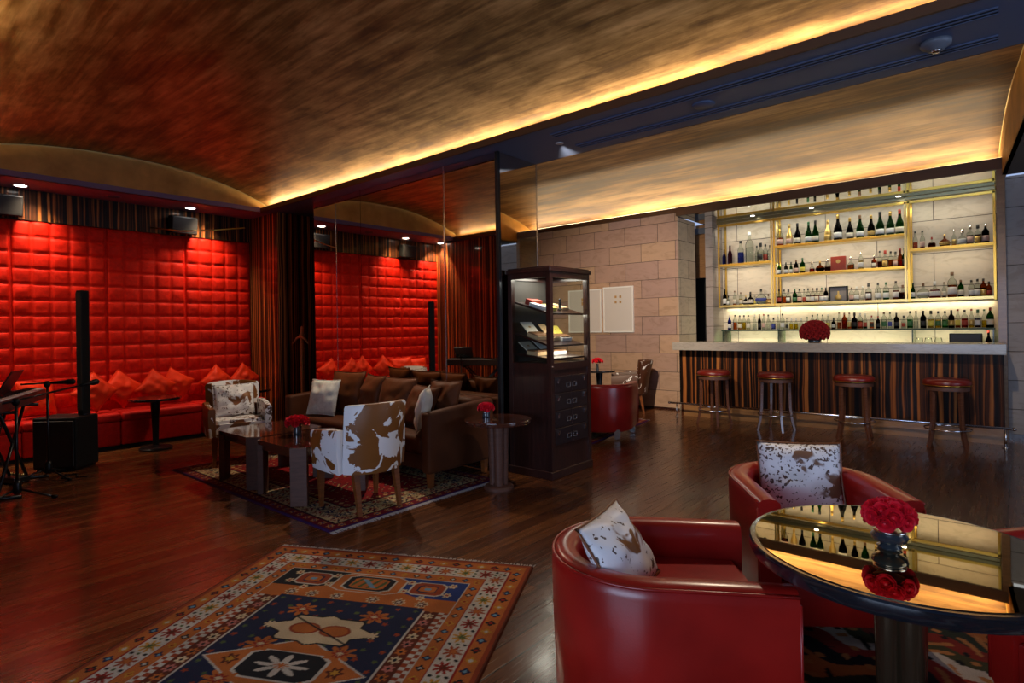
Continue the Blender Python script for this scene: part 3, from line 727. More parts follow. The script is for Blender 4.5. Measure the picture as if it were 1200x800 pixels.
def persian(X, Y):
    W2, L2 = .81, 1.25
    out = np.zeros(X.shape + (3,)); out[:] = RU['orange']
    d = np.minimum(W2 - np.abs(X), L2 - np.abs(Y))          # distance to the edge
    along = np.where((W2 - np.abs(X)) < (L2 - np.abs(Y)), Y, X)
    def setc(mask, c): out[mask] = RU[c]
    rng = np.sin(X * 913.1 + Y * 331.7) * 43758.5453; rng = rng - np.floor(rng)
    # outer guard
    setc(d < .105, 'orange'); setc(d < .035, 'rust'); setc(d < .012, 'brown')
    def motif(mask, centre_d, pitch, rad, n, cols, inner=.45, asp=1., diag=0.):
        k = np.round(along / pitch); u = along - k * pitch; v = (d - centre_d) * asp
        s = star(u, v, rad, n, inner, diag)
        kk = np.mod(k, len(cols)).astype(int)
        for i, c in enumerate(cols):
            m_ = mask & (s < 1) & (kk == i)
            out[m_] = RU[c[0]]; out[m_ & (s < .45)] = RU[c[1]]
    g1 = (d >= .04) & (d < .10)
    motif(g1, .07, .075, .024, 4, [('navy', 'lblue'), ('gold', 'ivory'), ('black', 'red')], .6)
    # main ivory border
    b = (d >= .11) & (d < .215)
    setc((d >= .103) & (d < .110), 'red'); setc(b, 'ivory')
    k = np.round(along / .115); u = along - k * .115; v = d - .1625
    s8 = star(u, v, .046, 8, .35, .3); kk = np.mod(k, 3)
    for i, (c, e) in enumerate((('rust', 'orange'), ('gold', 'green'), ('red', 'brown'))):
        m_ = b & (kk == i); out[m_ & (s8 < 1)] = RU[c]; out[m_ & (s8 < .5)] = RU[e]
    uu = np.abs(u) - .0575; out[b & (np.hypot(uu, np.abs(v) - .034) < .009)] = RU['black']; out[b & (np.hypot(uu, v) < .008)] = RU['green']
    setc((d >= .215) & (d < .222), 'red')
    # inner guard
    g2 = (d >= .222) & (d < .285); setc(g2, 'orange')
    motif(g2, .253, .07, .02, 4, [('black', 'ivory'), ('navy', 'lblue'), ('gold', 'red')], .6)
    # field
    f = d >= .285; fx, fy = W2 - .285, L2 - .285
    setc((d >= .285) & (d < .291), 'ivory')
    F = d >= .291
    setc(F, 'rust')
    # inner reciprocal side borders
    gx_ = fx - np.abs(X)
    sb = F & (gx_ < .05) & (np.abs(Y) < fy - .30)
    fret = (np.mod(Y, .045) < .022) ^ (gx_ < .025)
    out[sb & fret] = RU['ivory']; out[sb & ~fret] = RU['rust']
    sb2 = F & (gx_ >= .05) & (gx_ < .13) & (np.abs(Y) < fy - .30)
    out[sb2] = RU['brown']
    k = np.round(Y / .06); s6 = star(Y - k * .06, gx_ - .09, .028, 6, .5); cc = np.mod(k, 3)
    for i, c in enumerate(('pink', 'cream', 'orange')):
        out[sb2 & (s6 < 1) & (cc == i)] = RU[c]
    out[sb2 & (s6 < .4)] = RU['black']
    out[F & (np.abs(gx_ - .13) < .004) & (np.abs(Y) < fy - .30)] = RU['ivory']
    # end zones: navy spandrels with octagons
    ez = F & (fy - np.abs(Y) < .32)
    ey = fy - np.abs(Y)
    lim = .16 + .10 * np.clip(1 - np.abs(X) / .16, 0, 1)
    out[ez] = RU['orange']
    spx = np.abs(X)
    sp = ez & ((ey < .20 - .35 * np.maximum(0, .30 - spx)) & (spx > .16))
    out[sp] = RU['blue']; out[sp & (X * np.sign(Y) < 0)] = RU['black']
    o1 = oct_(spx - .33, ey - .105, .085, .062)
    out[ez & (o1 < 1.12)] = RU['ivory']; out[ez & (o1 < 1)] = RU['rust']; out[ez & (o1 < .62)] = RU['navy']; out[ez & (o1 < .5)] = RU['orange']; out[ez & (o1 < .2)] = RU['lblue']
    for ax, ay in ((.22, .05), (.215, .15), (.45, .05), (.45, .15), (.33, .205)):
        out[ez & (star(spx - ax, ey - ay, .026, 6, .6) < 1)] = RU['cream']; out[ez & (star(spx - ax, ey - ay, .026, 6, .6) < .4)] = RU['red']
    o2 = oct_(X, ey - .105, .19, .095)
    out[ez & (o2 < 1.05)] = RU['ivory']; out[ez & (o2 < 1)] = RU['orange']
    o3 = oct_(X, ey - .105, .13, .075)
    out[ez & (o3 < 1.08)] = RU['ivory']; out[ez & (o3 < 1)] = RU['black']; out[ez & (o3 < .78)] = RU['orange']
    out[ez & (o3 < .7) & (np.mod(X * 60 + ey * 20, 3) < 1.2)] = RU['green']; out[ez & (np.abs(X - (ey - .105)) < .016) & (np.abs(ey - .105) < .045)] = RU['lblue']
    for ax in (.10, .24, .36): 
        s_ = star(spx - ax, ey - .265, .036, 8, .6); out[ez & (s_ < 1)] = RU['cream']; out[ez & (s_ < .7)] = RU['brown']; out[ez & (s_ < .35)] = RU['ivory']
    # central field: navy hexagon panels with medallions
    c = F & (gx_ > .134) & (ey > .30)
    out[c] = RU['navy']
    P_ = .56; PH = L2 - .862 - .28
    kY = np.round((Y - PH) / P_); vy = Y - PH - kY * P_
    hexd = np.abs(X) / .36 + np.abs(vy) / .20
    # orange octagon medallion on the centre line
    m1 = c & (hexd < 1.0) & (ey > .64); out[c & (hexd < 1.05) & (ey > .64)] = RU['ivory']; out[m1] = RU['orange']
    o4 = oct_(X, vy, .17, .09); out[m1 & (o4 < 1.1)] = RU['ivory']; out[m1 & (o4 < 1)] = RU['black']
    s_ = star(X * .6, vy, .075, 8, .25); out[m1 & (s_ < 1)] = RU['ivory']; out[m1 & (s_ < .3)] = RU['orange']
    for sx in (-.24, .24):
        s_ = star(X - sx, vy, .04, 6, .5); out[m1 & (s_ < 1)] = RU['brown']; out[m1 & (s_ < .5)] = RU['gold']
    # between the medallions: ivory star with two orange lobes
    vy2 = Y - PH - (np.floor((Y - PH) / P_) + .5) * P_
    hs = np.minimum(np.abs(X) / .28 + np.abs(vy2) / .12, oct_(X, vy2, .17, .10, .1))
    out[c & (hs < 1.08)] = RU['black']; out[c & (hs < 1)] = RU['cream']
    for sx in (-.075, .075):
        e_ = np.hypot((X - sx) / .075, vy2 / .048); out[c & (e_ < 1)] = RU['rust']; out[c & (e_ < .8)] = RU['orange']
    out[c & (np.abs(X * .5 + vy2) < .006) & (hs < 1)] = RU['black']
    for sx in (-1, 1):
        s_ = star(X - sx * .26, vy2, .03, 6, .4); out[c & (s_ < 1)] = RU['cream']
        for sy in (-.155, .155):
            s_ = star((X - sx * .19) * .8, vy2 - sy, .062, 8, .45); out[c & (s_ < 1)] = RU['orange']; out[c & (s_ < .5)] = RU['red']; out[c & (s_ < .25)] = RU['cream']
    # small filler flowers on the navy
    gxk, gyk = np.round(X / .09), np.round(Y / .07)
    s_ = star(X - gxk * .09, Y - gyk * .07, .016, 5, .5)
    navy = c & (np.abs(out - RU['navy']).sum(-1) < 1e-6)
    out[navy & (s_ < 1) & (np.mod(gxk + gyk, 2) == 0)] = RU['rust']; out[navy & (s_ < .9) & (np.mod(gxk + gyk, 2) == 1)] = RU['green']
    return out
a_ = math.atan2(.732, 1.443)
ctr = Vector((-3.458, 1.79, 0)) + Vector((math.cos(a_), math.sin(a_), 0)) * .81 + Vector((math.sin(a_), -math.cos(a_), 0)) * 1.25
rug('persian_rug', 'orange, navy and ivory Persian rug lying alone on the open floor', M['rug1'], 1.62, 2.50, .0052, persian, (ctr.x, ctr.y), a_)

def red_rug(X, Y):
    W2, L2 = X.max(), Y.max()
    out = np.zeros(X.shape + (3,)); out[:] = hx('7E1420')
    d = np.minimum(W2 - np.abs(X), L2 - np.abs(Y)); along = np.where((W2 - np.abs(X)) < (L2 - np.abs(Y)), Y, X)
    out[d < .11] = hx('6A1022'); out[d < .02] = hx('3A2050')
    k = np.round(along / .10); s = star(along - k * .10, d - .065, .03, 6, .5); out[(d < .11) & (s < 1)] = hx('C08A50'); out[(d < .11) & (s < .5)] = hx('302A60')
    b = (d >= .11) & (d < .36); out[b] = hx('BFA87A')
    for off, cd, c in ((0, .17, '7E1420'), (.06, .235, '2C3048'), (0, .30, '8A2A1C')):
        k = np.round((along + off) / .12); s = star(along + off - k * .12, d - cd, .045, 8, .35); out[b & (s < 1)] = hx(c); out[b & (s < .4)] = hx('D8B890')
    nz = np.sin(X * 61 + 2 * np.sin(Y * 47)) * np.sin(Y * 53 + 2 * np.sin(X * 41)); out[b & (nz > .72)] = hx('2E2A38'); out[b & (nz < -.75)] = hx('6A4A24')
    out[(np.abs(d - .11) < .008) | (np.abs(d - .36) < .008)] = hx('2A1420')
    b2 = (d >= .368) & (d < .44); out[b2] = hx('7A1A1E'); k = np.round(along / .07); s = star(along - k * .07, d - .404, .022, 4, .6); out[b2 & (s < 1)] = hx('C89A60')
    f = d >= .44; out[f] = hx('8C1218')
    nz = np.sin(X * 37 + 3 * np.sin(Y * 19)) * np.sin(Y * 43 + 3 * np.sin(X * 17)); out[f & (nz > .6)] = hx('1E1830'); out[f & (nz > .85)] = hx('C09060'); out[f & (nz < -.7)] = hx('5A0A14'); out[f & (nz < -.9)] = hx('C87850')
    return out
rug('red_patterned_rug', 'dark red patterned oriental rug under the sofa, cowhide chairs and coffee tables', M['rug2'], 1.66, 2.80, .008, red_rug, (-4.82, 2.94), PI / 2, .035)
def kilim(X, Y):
    out = np.zeros(X.shape + (3,)); out[:] = hx('6E2A1C')
    w = Y * 9 + .8 * np.sin(X * 7 + 1.2 * np.sin(Y * 5)) + .5 * np.sin(X * 19)
    k = np.mod(np.floor(w), 7)
    for i, c in enumerate(('7A2418', '2A2E22', 'A05A2C', '1C1A1C', '8C2A1E', 'B8A898', '3E3A22')): out[k == i] = hx(c)
    nz = np.sin(X * 33 + 2 * np.sin(Y * 21)) * np.sin(Y * 39 + 2 * np.sin(X * 23)); out[nz > .7] = hx('A86A3A'); out[nz < -.75] = hx('161414')
    return out
rug('kilim_rug', 'rust, black and green patterned rug beneath the round mirrored table and tub chairs', M['rug3'], 1.9, 2.3, .008, kilim, (-.02, 2.1), math.radians(-14), fringe_ends=False)
def striped(X, Y):
    out = red_rug(X, Y); return out
rug('far_rug', 'small dark red rug just showing beneath the lone red tub chair', M['rug3'], 1.5, 2.0, .01, striped, (-4.42, 6.35), 0.12, .06)

# ------------------------------------------------------------------ tub chairs
def u_path(W, Ln, t, n=18, back_r=None):
    """centre-line of a tub shell facing +X: from one arm tip round the back to the other"""
    R = W / 2
    pts = []
    xb = -Ln / 2 + R
    for i in range(5): pts.append((Ln / 2 - (Ln / 2 - xb) * i / 5, -R, 0, -1))
    for i in range(n + 1):
        a = -PI / 2 - PI * i / n
        pts.append((xb + R * math.cos(a), R * math.sin(a), math.cos(a), math.sin(a)))
    for i in range(1, 6): pts.append((xb + (Ln / 2 - xb) * i / 5, R, 0, 1))
    return pts
def shell(bm, path, sect, hf=None):
    """sweep sect [(outward offset, z)] along path; hf(x, y) returns (top height) and z scales with it"""
    rings = []
    for x, y, nx_, ny_ in path:
        h = hf(x, y) if hf else 1.
        rings.append([bm.verts.new((x + nx_ * o, y + ny_ * o, z if z < .2 else z * h)) for o, z in sect])
    m = len(sect)
    for a, b in zip(rings, rings[1:]):
        for k in range(m): bm.faces.new((a[k], a[(k + 1) % m], b[(k + 1) % m], b[k]))
    bm.faces.new(rings[0]); bm.faces.new(rings[-1][::-1])
    return rings
def tub_chair(label, loc, rz, W=.66, Ln=.66, h=.64, t=.085, seat=.415, group='red leather tub chairs', legm=None, legh=.09):
    c = thing('tub_chair', label, 'armchair', loc, rz, group)
    lm = M['red_leather']
    z0 = legh
    sect = [(-t, z0 + .02), (-.02, z0), (-.006, z0 + .02), (0, h * .55), (.004, h - .05), (-.004, h - .016), (-.02, h - .003), (-.045, h), (-t + .012, h - .004), (-t - .004, h - .02), (-t - .01, h - .07), (-t - .004, .34)]
    bm = BM(); R = shell(bm, u_path(W, Ln, t, 28), sect, lambda x, y: 1.0 - .02 * max(0, (x + Ln * .1) / (Ln * .6)) ** 1.3)
    obj('shell', bm, lm, c, True, angle=50)
    # piping along the outer rim and round the arm fronts
    bm = BM(); pth = [(x + nx_ * -.002, y + ny_ * -.002, (h - .014) * (1.0 - .02 * max(0, (x + Ln * .1) / (Ln * .6)) ** 1.3)) for x, y, nx_, ny_ in u_path(W, Ln, t, 28)]
    tube(bm, pth, .0055, 6); obj('seam_piping', bm, lm, c, True)
    for s in (-1, 1):
        bm = BM(); yy = s * (W / 2)
        tube(bm, [(Ln / 2 + .001, yy - s * .002, z0 + .02), (Ln / 2 + .001, yy, h * .55), (Ln / 2 + .001, yy, h * .955 - .02)], .005, 6); obj('arm_piping', bm, lm, c, True)
    # seat cushion
    ri = W / 2 - t - .006; xb = -Ln / 2 + W / 2
    pts = [(Ln / 2 - .02, -ri), (Ln / 2 - .02, ri)] + [(xb + ri * math.cos(PI / 2 + PI * i / 20), ri * math.sin(PI / 2 + PI * i / 20)) for i in range(21)]
    bm = BM(); prism(bm, pts, .27, seat); es = [e for e in bm.edges if abs(e.verts[0].co.z - e.verts[1].co.z) < 1e-6]
    bmesh.ops.bevel(bm, geom=es, offset=.025, segments=4, affect='EDGES'); obj('seat_cushion', bm, lm, c, True, angle=60)
    bm = BM(); box(bm, Ln / 2 - .07, Ln / 2 - .012, -ri - .004, ri + .004, z0 + .01, .275, .012, 2)
    obj('front_rail', bm, lm, c, True, angle=40)
    for sx in (-1, 1):
        for sy in (-1, 1):
            bm = BM(); w0 = .07
            taper_leg(bm, (sx * (Ln / 2 - .07) + (.06 if sx < 0 else 0), sy * (W / 2 - (.06 if sx > 0 else .14)), z0 + .03), (sx * (Ln / 2 - .07) + (.06 if sx < 0 else 0), sy * (W / 2 - (.06 if sx > 0 else .14)), 0), w0, w0 * .8)
            obj('leg', bm, legm or M['cabinet'], c)
    return c
RZ = .0105
tub_chair('nearest red leather tub chair, with a speckled pillow, open towards the mirrored table', (-.925, 1.846, RZ), math.radians(35), W=.65, Ln=.72, h=.58, seat=.445)
tub_chair('red leather tub chair between the mirrored table and the bar, holding a brown-cornered pillow', (-.694, 2.895, RZ), math.radians(-54), W=.65, Ln=.67, h=.64)
tub_chair('red leather tub chair partly hidden at the far side of the mirrored table', (.43, 2.58, RZ), math.radians(225))
tub_chair('red leather tub chair seen from behind, standing alone past the cigar cabinet', (-3.76, 6.10, RZ), math.radians(108), W=.78, Ln=.74, h=.65, legm=M['silverleg'])

def hide_chair(label, loc, rz, hm, W=.58, Ln=.56, legm=None, hb=.82, ha=.60, group='cowhide armchairs'):
    """armchair facing +X: tall curved back wrapping the rear, lower side arms"""
    c = thing('cowhide_armchair', label, 'armchair', loc, rz, group)
    t = .06; z0 = .30
    P_ = u_path(W, Ln, t, 26)
    xs = -Ln / 2 + W / 2
    def sect(h): return [(-t, z0 + .01), (-.01, z0), (-.004, z0 + .05), (0.004, h * .7), (.006, h - .02), (-.006, h), (-t + .008, h), (-t, h - .015), (-t, .40)]
    xcut = -Ln * .19
    # back: path points with x below the cut
    bp = [p for p in P_ if p[0] <= xcut]
    bm = BM()
    rings = []
    for x, y, nx_, ny_ in bp:
        f = min(1, max(0, (xcut - x) / .20)); h = hb - .02 + .02 * f; lean = .07
        rings.append([bm.verts.new((x + nx_ * o - lean * max(0, (z - .45)) / .4 * max(0, -nx_ + .3), y + ny_ * o, z)) for o, z in sect(h)])
    m_ = len(rings[0])
    for a, b in zip(rings, rings[1:]):
        for k in range(m_): bm.faces.new((a[k], a[(k + 1) % m_], b[(k + 1) % m_], b[k]))
    bm.faces.new(rings[0]); bm.faces.new(rings[-1][::-1])
    obj('backrest', bm, hm, c, True, angle=45)
    for s in (-1, 1):
        bm = BM(); rings = []
        n = 8
        for i in range(n + 1):
            x = xcut - .01 + (Ln / 2 - xcut + .01) * i / n; h = ha + .02 - .035 * (i / n) ** 1.5
            bulge = .012 * math.sin(PI * i / n)
            rings.append([bm.verts.new((x, s * (W / 2 + o + bulge), z)) for o, z in sect(h)])
        for a, b in zip(rings, rings[1:]):
            for k in range(m_): bm.faces.new((a[k], a[(k + 1) % m_], b[(k + 1) % m_], b[k]))
        bm.faces.new(rings[0]); bm.faces.new(rings[-1][::-1])
        obj('armrest', bm, hm, c, True, angle=45)
    ri = W / 2 - t - .004; xb = xs
    pts = [(Ln / 2 - .01, -ri), (Ln / 2 - .01, ri)] + [(xb + ri * math.cos(PI / 2 + PI * i / 16), ri * math.sin(PI / 2 + PI * i / 16)) for i in range(17)]
    bm = BM(); prism(bm, pts, z0 + .005, .455); es = [e for e in bm.edges if e.verts[0].co.z > .4 and e.verts[1].co.z > .4]
    bmesh.ops.bevel(bm, geom=es, offset=.03, segments=4, affect='EDGES'); obj('seat', bm, hm, c, True, angle=60)
    for sx in (-1, 1):
        for sy in (-1, 1):
            bm = BM(); tx = (Ln / 2 - .05) if sx > 0 else -Ln / 2 + .13; ty = sy * (W / 2 - .05 if sx > 0 else W / 2 - .12)
            taper_leg(bm, (tx, ty, z0 + .02), (tx + (.0 if sx > 0 else -.06), ty, 0), .048, .026)
            obj('leg', bm, legm or M['leg_wood'], c)
    return c
hide_chair('brown and white cowhide armchair seen from behind, in front of the brown sofa', (-3.72, 2.60, RZ), math.radians(176), M['hide_b'])
ca_ = hide_chair('speckled cowhide armchair holding a spotted pillow, beside the red bench', (-6.10, 2.68, RZ), math.radians(-14), M['hide_white'])
for ch in ca_.children:
    if ch.name.startswith('backrest') or (ch.name.startswith('armrest') and ch.data.vertices[0].co.y < 0): ch.data.materials[0] = M['hide_a']
hide_chair('dark brown cowhide armchair with white patches against the stone wall', (-4.42, 8.02, 0), math.radians(210), M['hide_c'])

# ------------------------------------------------------------------ sofa
sx0, sx1, sy0, sy1 = -5.98, -3.60, 3.15, 3.955
so = thing('sofa', 'long brown velvet sofa standing along the mirrored wall', 'sofa', (0, 0, RZ))
bv = M['brown_velvet']
obj('base_frame', boxm(sx0 + .1, sx1 - .1, sy0 + .05, sy1 - .05, .14, .28, .02, 3), bv, so, True, angle=45)
mid = (sx0 + sx1) / 2
for a, b in ((sx0 + .115, mid), (mid, sx1 - .115)):
    obj('seat_cushion', boxm(a + .004, b - .004, sy0 + .02, sy1 - .2, .28, .43, .045, 5), bv, so, True)
obj('backrest', boxm(sx0 + .1, sx1 - .1, sy1 - .2, sy1, .14, .70, .05, 5), bv, so, True)
for a, b in ((sx0, sx0 + .11), (sx1 - .11, sx1)):
    bm = BM(); box(bm, a, b, sy0, sy1, .13, .64, .03, 4)
    for v in bm.verts:
        if v.co.z > .4: v.co.z += .05 * (v.co.y - sy0) / (sy1 - sy0)
    obj('armrest', bm, bv, so, True)
for x in (sx0 + .07, sx1 - .07):
    for y in (sy0 + .07, sy1 - .07):
        bm = BM(); taper_leg(bm, (x, y, .15), (x, y, 0), .055, .038); obj('leg', bm, M['leg_wood'], so)
zs = .43 + RZ + .012
G = 'brown velvet pillows on the sofa'
bp_ = M['brown_pillow']
pillow('brown velvet pillow propped behind the cream cushion on the sofa', G, bp_, (-5.44, 3.53, zs), .15, .25, .50, .46, .17, .12, seed=21)
pillow('chestnut pillow leaning at the middle of the brown sofa', G, bp_, (-4.99, 3.50, zs), -.25, .30, .48, .45, .17, .14, seed=22)
pillow('large brown pillow right behind the nearer cowhide armchair on the sofa', G, bp_, (-4.54, 3.50, zs), .12, .28, .48, .44, .18, .12, seed=23)
pillow('brown pillow slumped low beside the peach cushion', G, bp_, (-4.16, 3.44, zs), -.15, .42, .46, .40, .17, .14, seed=24)
pillow('brown pillow at the armrest end of the sofa, behind the peach cushion', G, bp_, (-3.97, 3.61, zs + .005), .10, .24, .38, .42, .13, .14, seed=25)
pillow('square cream cushion on the brown sofa, facing the room', None, M['cream'], (-5.52, 3.31, zs + .002), .30, .28, .38, .38, .12, .10, seed=26, name='cream_cushion', cat='cushion')
pillow('pale peach cushion peeking over the sofa armrest beside the round side table', None, M['pinkwhite'], (-3.91, 3.31, zs + .012), -.85, .20, .36, .38, .13, .10, seed=27, name='peach_cushion', cat='cushion')
# pillows on the tub chairs and the speckled chair
pillow('white speckled hide pillow standing in the nearest red tub chair', None, M['spot_pillow'], (-.925, 1.755, .458), math.radians(100), .60, .37, .29, .13, .10, seed=31, pip=M['leg_wood'])
pillow('speckled hide pillow with brown corners in the red tub chair nearer the bar', None, M['spot_pillow2'], (-.72, 2.975, .434), math.radians(26), .30, .38, .35, .13, .08, seed=32, pip=M['leg_wood'])
pillow('white pillow with small dark brown spots on the speckled cowhide armchair', None, M['spot_pillow'], (-6.15, 2.69, .475), math.radians(76), .20, .40, .33, .12, .10, seed=33)

# ------------------------------------------------------------------ coffee tables
def coffee(label, x, y, s=.70, h=.45):
    t = thing('coffee_table', label, 'coffee table', (x, y, RZ), 0, 'square coffee tables with cut corners')
    k = .09; a = s / 2
    pts = [(-a + k, -a), (a - k, -a), (a, -a + k), (a, a - k), (a - k, a), (-a + k, a), (-a, a - k), (-a, -a + k)]
    bm = BM(); prism(bm, pts, h - .035, h); bmesh.ops.bevel(bm, geom=[e for e in bm.edges], offset=.004, segments=2, affect='EDGES'); obj('table_top', bm, M['table_wood'], t)
    bm = BM(); prism(bm, [(px * .93, py * .93) for px, py in pts], h - .08, h - .036); obj('apron', bm, M['table_wood'], t)
    for sx in (-1, 1):
        for sy in (-1, 1):
            bm = BM(); box(bm, -.065, .065, -.025, .025, 0, h - .0008, .003, 1, Matrix.Translation((sx * (a - k * .5 - .012), sy * (a - k * .5 - .012), 0)) @ Matrix.Rotation(PI / 4 * (1 if sx * sy < 0 else -1), 4, 'Z'))
            obj('leg', bm, M['table_leg'], t)
    return t
coffee('dark glossy square coffee table beside the speckled cowhide armchair', -5.13, 2.57)
coffee('dark glossy square coffee table nearer the room, holding red roses', -4.40, 2.57)

# ------------------------------------------------------------------ roses
def rose_mesh(r=.028, seed=0):
    bm = BM(); rr = random.Random(seed)
    for layer, (rad, hz, n) in enumerate(((r * .35, r * .75, 3), (r * .6, r * .7, 4), (r * .85, r * .55, 5), (r * 1.05, r * .35, 6))):
        for k in range(n):
            a0 = 2 * PI * k / n + layer * .7 + rr.uniform(-.15, .15); span = 2 * PI / n * 1.25
            def f(u, v):
                a = a0 + (u - .5) * span
                edge = 1 - .25 * (2 * u - 1) ** 2
                rad_ = rad * (.35 + .65 * math.sin(v * PI / 2)) + (.18 * r * v ** 3 if layer > 1 else 0)
                z = -r * .4 + (hz + r * .4) * v * edge
                return Vector((rad_ * math.cos(a), rad_ * math.sin(a), z))
            grid_surf(bm, 5, 4, f)
    lathe(bm, [(0, -r * .45), (r * .45, -r * .35), (r * .5, 0), (r * .25, r * .45), (0, r * .55)], 10)
    me = bpy.data.meshes.new('rose'); bm.to_mesh(me); bm.free(); me.materials.append(M['rose'])
    me.polygons.foreach_set('use_smooth', [True] * len(me.polygons)); return me
ROSE = [rose_mesh(.030, i) for i in range(3)]
def bouquet(label, loc, R, n, scale=1., name='rose_bouquet', squash=.75, m=None, group='red rose bouquets', low=-.05):
    t = thing(name, label, 'bouquet', loc, 0, group)
    g = (1 + 5 ** .5) / 2; k = 0
    for i in range(n):
        z = 1 - (1 - low) * (i + .5) / n; rr = math.sqrt(max(0, 1 - z * z)); th = 2 * PI * i / g
        d = Vector((rr * math.cos(th), rr * math.sin(th), z))
        me = ROSE[i % 3]
        if m is not None:
            me = m[i % len(m)]
        o = bpy.data.objects.new('rose', me); C.objects.link(o); o.parent = t
        o.location = (d.x * R, d.y * R, d.z * R * squash); o.scale = (scale,) * 3
        o.rotation_euler = d.to_track_quat('Z', 'Y').to_euler()
    bm = BM(); lathe(bm, [(0, R * low * squash - R * .25), (R * .35, R * low * squash - R * .2), (R * .8, R * low * squash * .9), (R * .82, R * squash * .3), (R * .5, R * squash * .7), (0, R * squash * .82)], 20)
    obj('foliage_core', bm, mat('rose_core', (.16, .008, .012), .7), t, True)
    return t
def vase(label, loc, r=.045, h=.07, prof=None, m=None, group='rose vases'):
    t = thing('flower_vase', label, 'vase', loc, 0, group)
    bm = BM(); lathe(bm, prof or [(0, 0), (r * .95, 0), (r, h * .1), (r * .92, h * .5), (r, h), (r * .88, h), (r * .8, h * .5), (r * .85, h * .15), (0, h * .12)], 28); obj('bowl', bm, m or M['vase'], t, True, angle=50)
    bm = BM(); lathe(bm, [(r * 1.0, h - .004), (r * 1.05, h - .002), (r * 1.05, h + .002), (r * .9, h + .002)], 28); obj('rim', bm, M['chrome'], t, True)
    return t

# ------------------------------------------------------------------ near mirrored table
TZ_, TX, TY, TR = .665, -.240, 2.105, .428
pedestal_table('large round mirrored table with black edge and fluted pedestal in the foreground', (TX, TY, RZ), TR, TZ_ - RZ, M['table_mirror'], M['bronze'], name='mirrored_table', edge=M['table_edge'], colr=.050, base=.20, lobes=True, th=.045)
vz = TZ_ + .002
vp = (-.262, 2.075)
vase('squat dark glass vase on the round mirrored table, foreground', (vp[0], vp[1], vz), .042, .055, prof=[(0, 0), (.030, 0), (.034, .006), (.022, .014), (.046, .026), (.050, .038), (.040, .048), (.030, .056), (.024, .056), (.034, .046), (.042, .036), (0, .018)], group=None)
bouquet('large bouquet of red roses in the dark vase on the mirrored table', (vp[0], vp[1], vz + .098), .058, 20, .78, squash=.62, low=-.25)
# side table by the sofa
pedestal_table('round dark wooden side table between the sofa and the cigar cabinet', (-3.235, 3.60, 0), .285, .585, M['table_wood'], M['table_leg'], name='side_table', edge=M['table_wood'], colr=.055, base=.125, lobes=True, th=.03)
vase('small glass vase on the round side table beside the sofa', (-3.37, 3.60, .588), .034, .045)
bouquet('red rose bouquet on the round side table beside the sofa', (-3.37, 3.60, .588 + .075), .062, 18, .75, squash=.62)
vase('small glass vase on the nearer square coffee table', (-4.62, 2.55, .4615), .036, .075)
bouquet('red rose bouquet in a glass vase on the coffee table', (-4.62, 2.55, .4615 + .105), .085, 20, .95, squash=.5)
# far small table with roses
t = pedestal_table('small dark round table at the stone wall with one red bloom', (-4.78, 7.72, 0), .25, .66, M['table_edge'], M['blackmetal'], name='bloom_table')
vase('slender glass vase on the small table by the stone wall', (-4.80, 7.70, .662), .02, .10, m=M['vase'])
bouquet('small dark red rose ball on the slender vase by the stone wall', (-4.80, 7.70, .662 + .135), .075, 16, .8, squash=.62)

# ------------------------------------------------------------------ cigar cabinet
cb = thing('display_cabinet', 'tall dark mahogany glazed cigar cabinet beside the mirror', 'cabinet', (-3.255, 4.38, 0), 0)
hx_, hy_, H_ = .245, .32, 1.90
cm = M['cabinet']
obj('plinth', boxm(-hx_ - .008, hx_ + .008, -hy_ - .008, hy_ + .008, 0, .07, .004, 1), cm, cb)
bm = BM()
for sx in (-1, 1):
    for sy in (-1, 1): box(bm, sx * hx_ - sx * .045, sx * hx_, sy * hy_ - sy * .045, sy * hy_, .07, H_ - .05)
box(bm, -hx_ + .01, hx_ - .01, -hy_ + .01, hy_ - .01, 1.00, 1.02)
for z0_, z1_ in ((.97, 1.03), (H_ - .10, H_ - .05)):
    box(bm, -hx_ + .045, hx_ - .045, -hy_, -hy_ + .03, z0_, z1_); box(bm, -hx_ + .045, hx_ - .045, hy_ - .03, hy_, z0_, z1_)
    box(bm, hx_ - .03, hx_, -hy_ + .045, hy_ - .045, z0_, z1_); box(bm, -hx_, -hx_ + .03, -hy_ + .045, hy_ - .045, z0_, z1_)
obj('frame', bm, cm, cb)
bm = BM(); box(bm, -hx_ - .015, hx_ + .015, -hy_ - .015, hy_ + .015, H_ - .05, H_ - .012, .006, 2); box(bm, -hx_, hx_, -hy_, hy_, H_ - .012, H_, .003, 1); obj('cornice', bm, cm, cb)
bm = BM(); box(bm, -hx_ + .02, hx_ - .045, -hy_ + .006, -hy_ + .016, .07, .98); obj('side_panel', bm, cm, cb)
bm = BM(); box(bm, -hx_ + .02, hx_ - .045, hy_ - .016, hy_ - .006, .07, .98); obj('side_panel', bm, cm, cb)
obj('back_board', boxm(-hx_ + .004, -hx_ + .014, -hy_ + .04, hy_ - .04, .07, H_ - .09), M['cabinet_in'], cb)
obj('glass_side', boxm(-hx_ + .045, hx_ - .045, -hy_ + .010, -hy_ + .014, 1.03, H_ - .10), M['glass'], cb)
obj('glass_side', boxm(-hx_ + .045, hx_ - .045, hy_ - .014, hy_ - .010, 1.03, H_ - .10), M['glass'], cb)
obj('glass_door', boxm(hx_ - .014, hx_ - .010, -hy_ + .045, hy_ - .045, 1.03, H_ - .10), M['glass'], cb)
obj('lower_front', boxm(hx_ - .03, hx_ - .012, -hy_ + .045, hy_ - .045, .07, .97), cm, cb)
dm = mat('drawer_front', (.022, .014, .016), .28, 0, .4)
